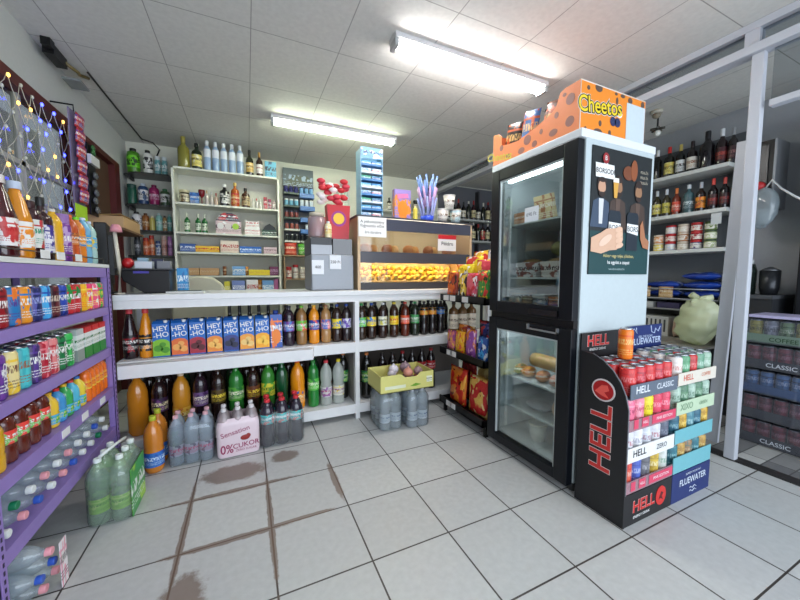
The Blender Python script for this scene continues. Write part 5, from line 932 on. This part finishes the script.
for x, c, l in ((-.255, (120, 70, 46), 'brown slim pack between crate and cloud-print box'), (.0, (200, 130, 30), 'amber tin between cloud-print and yellow boxes')): simple('tin', l, 'tin', B().cyl(0, 0, 0, .11, .02, 14), printed(c, (240, 220, 180), (150, 90, 40)), (x * .946, 4.54, 1.2565))
open_boxes(1.013, [(-.23, .06, .17, (222, 210, 60), (240, 236, 180), (220, 200, 60), 'yellow box behind the chair back'), (-.10, .14, .18, (120, 140, 200), (236, 236, 246), (60, 60, 110), 'lavender blue box low in the white unit'), (.06, .13, .19, (236, 232, 230), (190, 60, 60), (60, 50, 50), 'white and red box low in the white unit'), (.25, .13, .18, (110, 160, 210), (240, 244, 248), (200, 210, 230), 'sky blue box low in the white unit')])
simple('tin', 'orange tin low in the white unit between two boxes', 'tin', B().cyl(0, 0, 0, .19, .025, 14), printed((226, 150, 50), (250, 230, 190), (190, 110, 40)), (0.147, 4.54, 1.0145)); simple('tin', 'pink carton low at the end of the white unit', 'carton', rbox(.05, .06, .2), plain((214, 110, 160), .4), (0.336, 4.54, 1.0145))
simple('red_fringe', 'dark red pennant hanging on the outer side of the white unit', 'pennant', B().box(.394, .402, 4.47, 4.55, 1.93, 2.15), plain((150, 50, 46), .6))
# office chair
k = thing('office_chair', 'cream chair back showing over the counter behind the till', 'chair', (-.42, 3.75, 0))
cr = plain((206, 202, 176), .6)
put('backrest', B().prism([(-.23, .62), (.23, .62), (.235, 1.05), (.20, 1.17), (.12, 1.235), (0, 1.255), (-.12, 1.235), (-.20, 1.17), (-.235, 1.05)], 'y', -.03, .03), cr, k, bevel=.02); put('seat', B().box(-.24, .24, .03, .5, .45, .53), cr, k, bevel=.02); put('pole', B().cyl(0, .25, .08, .45, .03, 12), SILVER, k)
for i in range(5): put('leg', B().tube([(0, .25, .1), (.28 * math.cos(i * 1.257), .25 + .28 * math.sin(i * 1.257), .04)], .02).ball((.28 * math.cos(i * 1.257), .25 + .28 * math.sin(i * 1.257), .028), .028), black_plastic, k)

# ================================================================== back wall: cosmetics stand, bags, print
k = thing('cosmetics_stand', 'dark and blue stepped cosmetics stand with a landscape header on the back wall', 'display rack', (0, 0, 0))
put('back_board', B().box(.49, .90, 4.94, 4.97, 1.72, 2.74), plain((36, 44, 56), .5), k); hb = put('header', B().box(.49, .90, 4.925, 4.938, 2.46, 2.74), printed((70, 84, 90), (150, 170, 190), (60, 70, 50), .5, .4, 1), k)
for i, z in enumerate((2.40, 2.22, 2.06, 1.90, 1.74)):
    put('step', B().box(.49, .69, 4.86 - .03 * (i > 0), 4.938, z - .025, z), plain((44, 70, 60), .4) if i < 3 else plain((200, 202, 196), .4), k); put('step', B().box(.70, .90, 4.86 - .03 * (i > 0), 4.938, z - (.06 if i < 4 else .025), z), plain((60, 110, 176), .4) if i < 4 else plain((200, 202, 196), .4), k)
for i, z in enumerate((2.40, 2.22, 2.06, 1.90, 1.74)):
    for j in range(6):
        c = ((40, 40, 110), (110, 176, 206), (130, 60, 56), (150, 80, 70), (28, 34, 32))[i] if j < 3 else ((120, 170, 216), (206, 216, 226), (60, 110, 180), (210, 220, 226), (28, 34, 36))[i]
        if i == 2 and j >= 3 or i == 3 and j in (3, 5): continue
        bottle('jar' if i < 3 else 'wash', (.525 + .066 * j + (.008 if j > 2 else 0), 4.895, z + .0015), .026, .09, plain(c, .3), plain((220, 224, 226) if i in (1, 4) else (60, 60, 90), .4), None, f'cosmetic jar on the {NUM[i]} tier of the stepped stand, {"dark" if j < 3 else "blue"} half', 'jar', f'jars on the {NUM[i]} tier, {"dark" if j < 3 else "blue"} half')
tag(put('bag_shelf', B().box(.46, 1.0, 4.72, 4.97, 1.52, 1.535).box(.46, .475, 4.75, 4.97, .8, 1.52).box(.985, 1.0, 4.75, 4.97, .8, 1.52).box(.475, .985, 4.75, 4.97, 1.2, 1.215), plain((170, 140, 110), .6)), 'wood board shelf under the cosmetics stand holding bags', 'shelf')
snack_bag((.56, 4.84, 1.537), .17, .06, .17, printed((206, 60, 36), (240, 220, 190), (180, 40, 30)), 'red crisp bag on the board shelf below the cosmetics stand')
snack_bag((.73, 4.84, 1.537), .15, .06, .16, printed((90, 180, 50), (236, 240, 220), (50, 130, 40)), 'green crisp bag on the board shelf beside the red one')
snack_bag((.88, 4.84, 1.537), .12, .05, .14, printed((190, 170, 130), (110, 80, 60), (120, 140, 90)), 'beige snack bag on the board shelf beside the green one')
for i, (x, c) in enumerate(((.53, (170, 40, 46)), (.62, (206, 206, 206)), (.71, (200, 196, 190)), (.81, (190, 70, 60)), (.91, (214, 196, 150)))): bottle('jar', (x, 4.85, 1.217), .037, .16 + .03 * (i % 2), plain(c, .4), plain((170, 40, 46) if i < 2 else (220, 214, 200)), printed((222, 218, 210), (120, 60, 60), c), f'{("dark red", "grey", "pale", "brick red", "cream")[i]} jar on the lower board shelf behind the coffee machine')
k = thing('framed_print', 'small pale framed print high on the back wall behind the gift bag', 'picture', (1.33, 4.985, 2.46)); put('frame', B().box(-.11, -.095, -.012, .012, -.17, .17).box(.095, .11, -.012, .012, -.17, .17).box(-.095, .095, -.012, .012, .155, .17).box(-.095, .095, -.012, .012, -.17, -.155), plain((206, 210, 200), .5), k); put('print', B().box(-.095, .095, 0, .008, -.155, .155), printed((190, 206, 190), (160, 180, 170), (220, 222, 206), .5, .4, 1), k)
k = thing('toy_display', 'red and gold printed cardboard display on the back wall by the gift bag', 'display board', (1.24, 4.9, 0)); put('board', B().box(-.30, .33, 0, .02, 1.6, 2.06), printed((200, 70, 56), (230, 190, 80), (110, 130, 80), .5, .5, 1), k); put('red_header', B().box(-.30, .33, -.004, -.0005, 2.0, 2.10), plain((176, 44, 40), .5), k); put('leg', B().box(-.02, .02, .021, .05, 0, 1.62), plain((120, 90, 70), .6), k); put('stand_foot', B().box(-.2, .2, -.03, .09, 0, .02), plain((120, 90, 70), .6), k)
# small shelf with toiletries behind gum tower
k = thing('wall_shelf', 'narrow white wall shelf behind the gum tower', 'shelf', (0, 0, 2.27)); put('board', B().box(1.62, 2.86, 4.80, 4.995, -.02, 0), shw, k); put('bracket', B().box(1.7, 1.72, 4.85, 4.995, -.1, -.02), shw, k)
for i, x in enumerate((1.72, 1.80, 1.88, 2.06, 2.16, 2.40, 2.52)): bottle('spirit' if i % 2 else 'jar', (x, 4.89, 2.2715), .035, .20 + .03 * (i % 3), liquid([(40, 30, 26), (30, 60, 40), (70, 50, 30)][i % 3]), plain((40, 40, 40)), printed((226, 222, 210), (60, 50, 40), (150, 120, 80)), f'dark bottle on the narrow white shelf behind the gum tower, {NUM[i]} along')
bottle('fat', (2.74, 4.89, 2.2715), .085, .42, liquid((90, 96, 40)), plain((40, 40, 34)), None, 'big olive green demijohn on the back shelf behind the coffee cups')

# ================================================================== storeroom: wall shelves with wine, jars, pasta
k = thing('wall_shelving', 'white wall shelving of wine and jars in the storeroom behind the fridge', 'shelf', (0, 0, 0))
for z in (2.275, 1.875, 1.515): put('board', B().box(3.96, 4.29, 1.55, 2.62, z - .035, z), plain((206, 208, 204), .5), k)
put('end_panel', B().box(3.97, 4.29, 2.62, 2.64, 0, 2.30), plain((150, 152, 154), .6), k); put('back_board', B().box(4.285, 4.299, 1.5, 2.62, 0, 2.6), plain((96, 100, 104), .8), k)
put('wire_shelf', B().tube([(3.96, 1.56, 1.02), (3.96, 2.62, 1.02)], .006).tube([(3.96, 1.56, 1.12), (3.96, 2.62, 1.12)], .005).tube([(3.96, 1.56, 1.02), (3.98, 1.5, 1.36)], .006), plain((190, 192, 194), .4, .6), k)
put('wire_grid', B().box(3.965, 4.285, 1.55, 2.62, 1.005, 1.018), plain((120, 124, 126), .5, .5), k)
put('lower_board', B().box(3.6, 4.285, 1.5, 2.62, .60, .62), plain((150, 146, 136), .6), k)
for y in (1.53, 2.6): put('upright', B().box(3.62, 3.65, y - .015, y + .015, 0, .6), plain((150, 146, 136), .6), k)
hang = put('shelf_label', B().box(3.952, 3.956, 1.575, 1.65, 1.73, 1.83), plain((200, 204, 204), .5), k)
wn = [(2.30, .038, .32, (18, 16, 18), (20, 20, 22), None, 'dark wine bottle at the fridge end of the top wine shelf'), (2.205, .038, .33, (20, 20, 20), (226, 228, 228), None, 'dark wine bottle with white cap on the top wine shelf'), (2.095, .043, .33, (22, 20, 16), (200, 40, 34), ((216, 200, 100), (90, 70, 30), (226, 214, 140)), 'dark bottle with red cap and yellow label on the top wine shelf'), (1.995, .038, .32, (18, 20, 18), (190, 170, 90), ((220, 222, 220), (20, 20, 20), (220, 222, 220)), 'dark bottle with gold cap and starred white label'), (1.895, .042, .32, (24, 14, 14), (40, 30, 30), ((222, 218, 206), (150, 90, 50), (222, 218, 206)), 'dark bottle with white and brown label on the top wine shelf'), (1.775, .058, .37, (20, 14, 18), (24, 24, 28), None, 'big dark unlabelled bottle on the top wine shelf'), (1.665, .042, .35, (30, 12, 16), (220, 222, 224), ((60, 20, 26), (170, 60, 50), (40, 16, 20)), 'dark red bottle with white cap on the top wine shelf'), (1.585, .034, .33, (24, 16, 18), (150, 152, 154), ((50, 20, 24), (140, 90, 90), (34, 20, 22)), 'dark bottle with grey cap at the door end of the top wine shelf')]
for y, r, h, bc, cc, lb, lab in wn: bottle('wine', (4.10, y, 2.2765), r, h, liquid(bc), plain(cc, .4), printed(*lb, 1, .4, 1) if lb else None, lab)
wn = [(2.40, .036, .28, (20, 18, 20), (24, 24, 26), None, 'black bottle at the fridge end of the second wine shelf'), (2.27, .038, .29, (40, 40, 30), (206, 208, 206), ((216, 210, 190), (150, 120, 60), (226, 220, 206)), 'bottle with cream label on the second wine shelf'), (2.18, .038, .29, (54, 50, 30), (196, 200, 200), ((214, 200, 90), (110, 100, 60), (226, 220, 170)), 'bottle with pale yellow label on the second wine shelf'), (2.09, .036, .29, (60, 54, 36), (200, 206, 210), ((190, 180, 70), (70, 70, 40), (220, 210, 120)), 'bottle with olive yellow label on the second wine shelf'), (2.0, .036, .28, (120, 50, 30), (220, 120, 50), ((210, 70, 46), (240, 220, 200), (150, 40, 30)), 'orange-red bottle with orange cap on the second wine shelf'), (1.895, .042, .29, (70, 100, 104), (200, 206, 210), ((60, 90, 96), (210, 220, 220), (40, 60, 66)), 'grey teal bottle on the second wine shelf'), (1.795, .038, .29, (34, 22, 16), (176, 180, 186), ((226, 140, 40), (40, 20, 14), (200, 90, 30)), 'dark bottle with bright orange label on the second wine shelf'), (1.70, .036, .30, (24, 12, 14), (200, 60, 50), ((60, 20, 22), (160, 50, 46), (30, 14, 16)), 'dark bottle with red cap on the second wine shelf'), (1.615, .034, .29, (22, 14, 16), (190, 70, 60), ((50, 20, 22), (150, 60, 56), (30, 14, 16)), 'dark bottle with dull red cap at the door end of the second shelf')]
for y, r, h, bc, cc, lb, lab in wn: bottle('spirit' if r > .04 else 'wine', (4.08, y, 1.8765), r, h, liquid(bc), plain(cc, .4), printed(*lb, 1, .4, 1) if lb else None, lab)
for y, n, cs, nm in ((2.28, 2, ((220, 200, 40), (226, 190, 180)), 'yellow'), (2.13, 2, ((226, 206, 60), (222, 150, 90)), 'yellow and peach'), (2.02, 3, ((200, 206, 220), (190, 70, 70), (206, 200, 206)), 'white and red'), (1.91, 3, ((196, 180, 160), (170, 110, 60), (206, 190, 170)), 'tan'), (1.80, 3, ((90, 80, 120), (160, 40, 46), (170, 60, 60)), 'dark red'), (1.69, 3, ((160, 170, 120), (180, 190, 140), (110, 130, 70)), 'green')):
    for j in range(n):
        bottle('jar', (4.06, y, 1.5165 + j * .0865), .046, .085, plain(cs[j], .25), plain((190, 30, 36) if nm in ('dark red', 'white and red') else (214, 200, 180) if nm != 'green' else (60, 80, 50), .4), printed((226, 222, 210), cs[j], cs[j], 1.2), f'preserve jar in the {nm} stack on the jar shelf, {("lowest", "second", "third")[j]} up', 'jar')
def pillow(name, lab, cat, loc, w, d, h, m, rot): o = snack_bag(loc, w, d, h, m, lab, rot, None, name, cat); return o
pb = printed((30, 70, 170), (206, 214, 226), (24, 50, 130), .6, .3)
for i, (y, z, l) in enumerate(((1.72, 1.058, 'lowest blue pasta bag at the door end of the wire shelf'), (1.73, 1.148, 'middle blue pasta bag of the wire shelf stack'), (1.74, 1.238, 'topmost blue pasta bag of the wire shelf stack'), (2.06, 1.058, 'lower blue pasta bag in the middle of the wire shelf'), (2.07, 1.148, 'upper blue pasta bag in the middle of the wire shelf'))):
    pillow('pasta_bag', l, 'pasta bag', (4.278, y, z + .01), .32, .076, .26, pb, (PI / 2, 0, -PI / 2))
for y, l in ((2.21, 'brown pasta bag standing at the front of the wire shelf, nearer the fridge'), (2.0, 'cream macaroni bag at the front of the wire shelf before the blue bags')): pillow('pasta_bag', l, 'pasta bag', (3.98, y, 1.021), .14, .025, .12, printed((196, 160, 110), (226, 214, 190), (150, 100, 60)), (0, 0, -PI / 2))
pillow('dark_bag', 'dark wrapped bag behind the brown pasta bag on the wire shelf', 'bag', (4.27, 2.37, 1.055), .2, .07, .25, plain((30, 34, 50), .3), (PI / 2, 0, -PI / 2))
for i, (y, c, l) in enumerate(((2.22, (196, 198, 196), 'white flat pack under the wire shelf nearer the fridge'), (1.98, (60, 56, 90), 'violet flat pack in the middle under the wire shelf'), (1.74, (30, 70, 50), 'dark green flat pack under the wire shelf nearer the door'))): simple('flat_pack', l, 'pack', rbox(.25, .2, .06), plain(c, .5), (4.12, y, .915))
put('under_shelf', B().box(3.98, 4.285, 1.55, 2.62, .90, .913), plain((150, 152, 152), .5), k)
t = thing('plastic_basket', 'white slotted plastic basket on the low storeroom board', 'basket', (4.1, 2.12, .6215)); put('basket_body', B().box(-.12, .12, -.16, .16, 0, .2), plain((206, 208, 206), .5), t)
for i in range(7): put('slot', B().box(-.1215, -.1202, -.135 + .042 * i, -.118 + .042 * i, .04, .17), plain((70, 74, 78), .6), t)
for i, (y, c) in enumerate(((1.92, (200, 170, 150)), (1.82, (206, 190, 176)), (1.98, (120, 110, 106)))): pillow('paper_bag', ('pinkish', 'pale', 'grey')[i] + ' paper bag lying beside the white basket', 'bag', (4.05, (1.90, 1.80, 1.70)[i], .626), .22, .07, .18, plain(c, .7), (0, .05, .1))
b = B(); b.ball((0, 0, .21), .175, .8, .95, 1.22, 32, 20)
for v in b.bm.verts:
    n_ = noise.noise(v.co * 34) * .03 + noise.noise(v.co * 14) * .04 + noise.noise(v.co * 5) * .05; v.co += Vector((v.co.x, v.co.y, 0)).normalized() * n_ if v.co.length > .01 else Vector((0, 0, 0)); v.co.z = max(v.co.z, 0)
t = tag(put('plastic_bag', b, clearpet((238, 244, 208), .6), None, (3.73, 1.60, .6215)), 'full pale yellow-green plastic bag beside the white door edge', 'bag')
put('knotted_top', B().tube([(0, 0, .37), (.02, .02, .42), (-.02, .06, .46)], .03, 7).tube([(0, 0, .37), (-.01, -.03, .43), (.03, -.08, .44)], .026, 7).tube([(0, 0, .36), (-.05, .02, .41), (-.09, .0, .40)], .022, 7), clearpet((238, 244, 208), .6), t)
# back shelves of the storeroom
k = thing('wall_shelf', 'long grey wine shelves on the storeroom back wall', 'shelf', (0, 0, 0))
for z in (2.215, 1.86, 1.50): put('board', B().box(3.02, 4.28, 4.72, 4.995, z - .03, z), plain((176, 180, 176), .6), k)
put('upright', B().box(3.78, 3.81, 4.9, 4.995, 1.4, 2.75), plain((50, 50, 54), .6), k); put('back_board', B().box(3.01, 4.285, 4.985, 4.998, 1.3, CEIL - .02), plain((104, 106, 112), .8), k)
for z, o0 in ((2.2165, 0), (1.8615, 1)):
    for i in range(11):
        x = 3.10 + .105 * i
        bottle('wine' if (i + o0) % 4 else 'spirit', (x, 4.82, z), .04, .30 + .02 * ((i * 7) % 3), liquid([(18, 16, 18), (24, 30, 20), (40, 14, 18)][(i + o0) % 3]), plain([(30, 30, 34), (150, 30, 30), (200, 196, 186)][(i * 2 + o0) % 3]), printed(((222, 218, 206), (190, 60, 50), (210, 200, 150))[i % 3], (60, 50, 44), (200, 190, 160), 1, .4, 1) if (i + o0) % 3 != 1 else None, f'wine bottle on the {("upper", "lower")[o0]} back-wall wine shelf, {NUM[i]} from the post', 'bottle')
# loose white board, ceiling fittings
simple('loose_board', 'narrow white board leaning beside the white partition post', 'board', B().box(3.04, 3.065, 1.10, 1.17, 0, 2.1), post_m, (0, .065, .014), (.03, 0, 0)); bpy.data.objects['loose_board'].location = (0, .05, .016)
k = thing('ceiling_sensor', 'round pale ceiling sensor in the storeroom above the wine shelves', 'sensor', (3.62, 1.98, CEIL)); put('base', B().lathe([(.045, -.03), (.055, 0)], seg=16), plain((190, 186, 170), .5), k); put('dome', B().ball((0, 0, -.045), .035, 1, 1, .8), plain((140, 130, 110), .4), k)
k = thing('hanging_lamp', 'small dark star-shaped lamp fitting hanging under the storeroom sensor', 'lamp', (3.72, 2.02, CEIL)); put('stem', B().cyl(0, 0, -.13, 0, .008, 8), black_plastic, k)
for i in range(5): put('arm', B().tube([(0, 0, -.13), (.06 * math.cos(i * 1.257), .06 * math.sin(i * 1.257), -.14)], .012), plain((60, 56, 46), .5), k)
put('bulb', B().ball((0, 0, -.175), .03, 1, 1, 1), plain((226, 226, 216), .3), k)

# ================================================================== behind the storeroom door opening
def can_tray(label, loc, n, strip_m, cans, txt, col, H=.175):
    t = thing('can_tray', label, 'can tray', loc)
    put('tray', B().box(0, .30, 0, .40, 0, .012).box(0, .006, 0, .40, 0, .07).box(.294, .30, 0, .40, 0, .07).box(0, .3, 0, .006, 0, .07).box(0, .3, .394, .40, 0, .07), strip_m, t)
    for i in range(5): can((.05, .042 + .079 * i, .0135), .036, .155, cans[i % len(cans)], parent=t)
    put('film', B().box(-.003, .303, -.003, .403, .002, .172), clearpet((210, 214, 226), .08), t)
    if txt: text(txt, .042, plain(col), (-.0045, .2, .035), '-x', t, .012)
dk = plain((44, 44, 54), .5)
rc = [printed((150, 40, 54), (180, 110, 120), (110, 34, 44)), printed((134, 40, 50), (170, 100, 110), (96, 30, 40))]
S1 = [('lowest black can tray in the stack beyond the doorway', dk, rc, 'CLASSIC', (190, 196, 206)), ('second black can tray from the floor beyond the doorway', dk, rc, None, None), ('blue-filmed can tray in the middle of the doorway stack', plain((60, 110, 160), .4), [printed((80, 130, 180), (190, 206, 226), (50, 80, 120))], None, None), ('black can tray with pale emblem, second from the stack top', dk, rc, 'CLASSIC', (190, 196, 206)), ('topmost can tray with pale green front in the doorway stack', plain((176, 206, 160), .5), [printed((150, 150, 156), (90, 90, 96), (190, 190, 196)), printed((206, 190, 80), (120, 110, 40), (170, 160, 60)), printed((130, 160, 100), (200, 210, 170), (80, 110, 60))], 'COFFEE', (60, 90, 60))]
for i, (l, sm, cs, tx, c) in enumerate(S1): can_tray(l, (3.42, .775, .002 + i * .1885), 5, sm, cs, tx, c)
simple('film_sheet', 'crumpled lilac plastic film lying on top of the doorway can stack', 'film', B().box(0, .28, .01, .39, 0, .02), plain((186, 180, 216), .35, bump=.6, bscale=30), (3.43, .775, .002 + 5 * .1885))
for i, (l, sm) in enumerate((('green bottom tray of the second stack beyond the doorway', plain((90, 170, 90), .5)), ('black tray above the green one in the second stack', dk), ('red and black tray in the middle of the second stack', plain((120, 40, 44), .5)), ('uppermost tray of the second stack beyond the doorway', dk))): can_tray(l, (3.42, .345, .002 + i * .1885), 5, sm, rc, None, None)
k = thing('wall_speaker', 'black boxy unit with a pale edge high on the wall beyond the doorway', 'cabinet', (0, 0, 0)); put('body', B().box(4.06, 4.298, 1.30, 1.53, 1.83, 2.40), black_plastic, k); put('pale_side', B().box(4.06, 4.298, 1.285, 1.2995, 1.83, 2.40), plain((150, 154, 160), .4), k); put('front_panel', B().box(4.05, 4.0595, 1.33, 1.51, 1.87, 2.36), plain((24, 25, 28), .3), k)
k = thing('dark_cabinet', 'tall black cabinet beyond the doorway', 'cabinet', (0, 0, .002)); put('body', B().box(3.98, 4.29, .40, 1.09, 0, 2.45), black_plastic, k); put('door', B().box(3.962, 3.978, .41, 1.08, 1.42, 2.43), plain((30, 31, 36), .3), k); put('door', B().box(3.962, 3.978, .41, 1.08, .02, 1.38), plain((24, 25, 30), .3), k); put('handle', B().box(3.945, 3.96, 1.03, 1.05, 1.6, 2.0), plain((110, 112, 118), .3, .8), k)
b = B(); b.ball((0, 0, -.19), .12, .5, .8, 1.4, 24, 16)
for v in b.bm.verts: v.co += v.co.normalized() * (noise.noise(v.co * 13) * .035 + noise.noise(v.co * 30) * .02)
t = tag(put('hanging_bag', b, clearpet((214, 226, 232), .3), None, (4.02, 1.33, 2.02)), 'clear plastic bag with red knot hanging below the black wall unit', 'bag'); put('red_knot', B().ball((0, .05, .0), .05, .7, 1.2, .8, 10, 6), plain((180, 40, 44), .4), t); put('blue_label', B().ball((-.06, .07, -.26), .04, .5, 1, 1, 8, 6), plain((50, 110, 190), .4), t)
put('handles', B().tube([(0, 0, -.04), (-.02, -.05, .03), (0, -.10, -.05), (-.1, -.2, -.14), (-.11, -.34, -.26)], .008), plain((222, 226, 228), .4), t)
k = thing('counter_cabinet', 'dark low cabinet by the storeroom wall under the hanging bag', 'cabinet', (0, 0, .002)); put('body', B().box(3.86, 4.28, 1.18, 1.46, 0, 1.06), plain((40, 42, 46), .5), k); put('top', B().box(3.84, 4.28, 1.175, 1.465, 1.06, 1.09), plain((76, 78, 82), .4), k)
k = thing('glass_carafe', 'dark glass carafe with pale lid on the low cabinet', 'carafe', (4.02, 1.40, 1.093)); put('body', B().lathe([(.06, 0), (.065, .2), (.05, .26)], seg=16), plain((34, 44, 40), .15), k); put('lid', B().lathe([(.04, .26), (.04, .3)], seg=14), plain((190, 194, 194), .4), k)
k = thing('cooking_pot', 'dark round pot on the low cabinet beside the carafe', 'pot', (4.02, 1.255, 1.093)); put('body', B().lathe([(.05, 0), (.062, .06), (.064, .2)], seg=18), plain((44, 46, 50), .3, .5), k); put('lid', B().lathe([(.066, .2), (.04, .22), (.012, .235)], seg=18), plain((90, 92, 96), .3, .6), k)
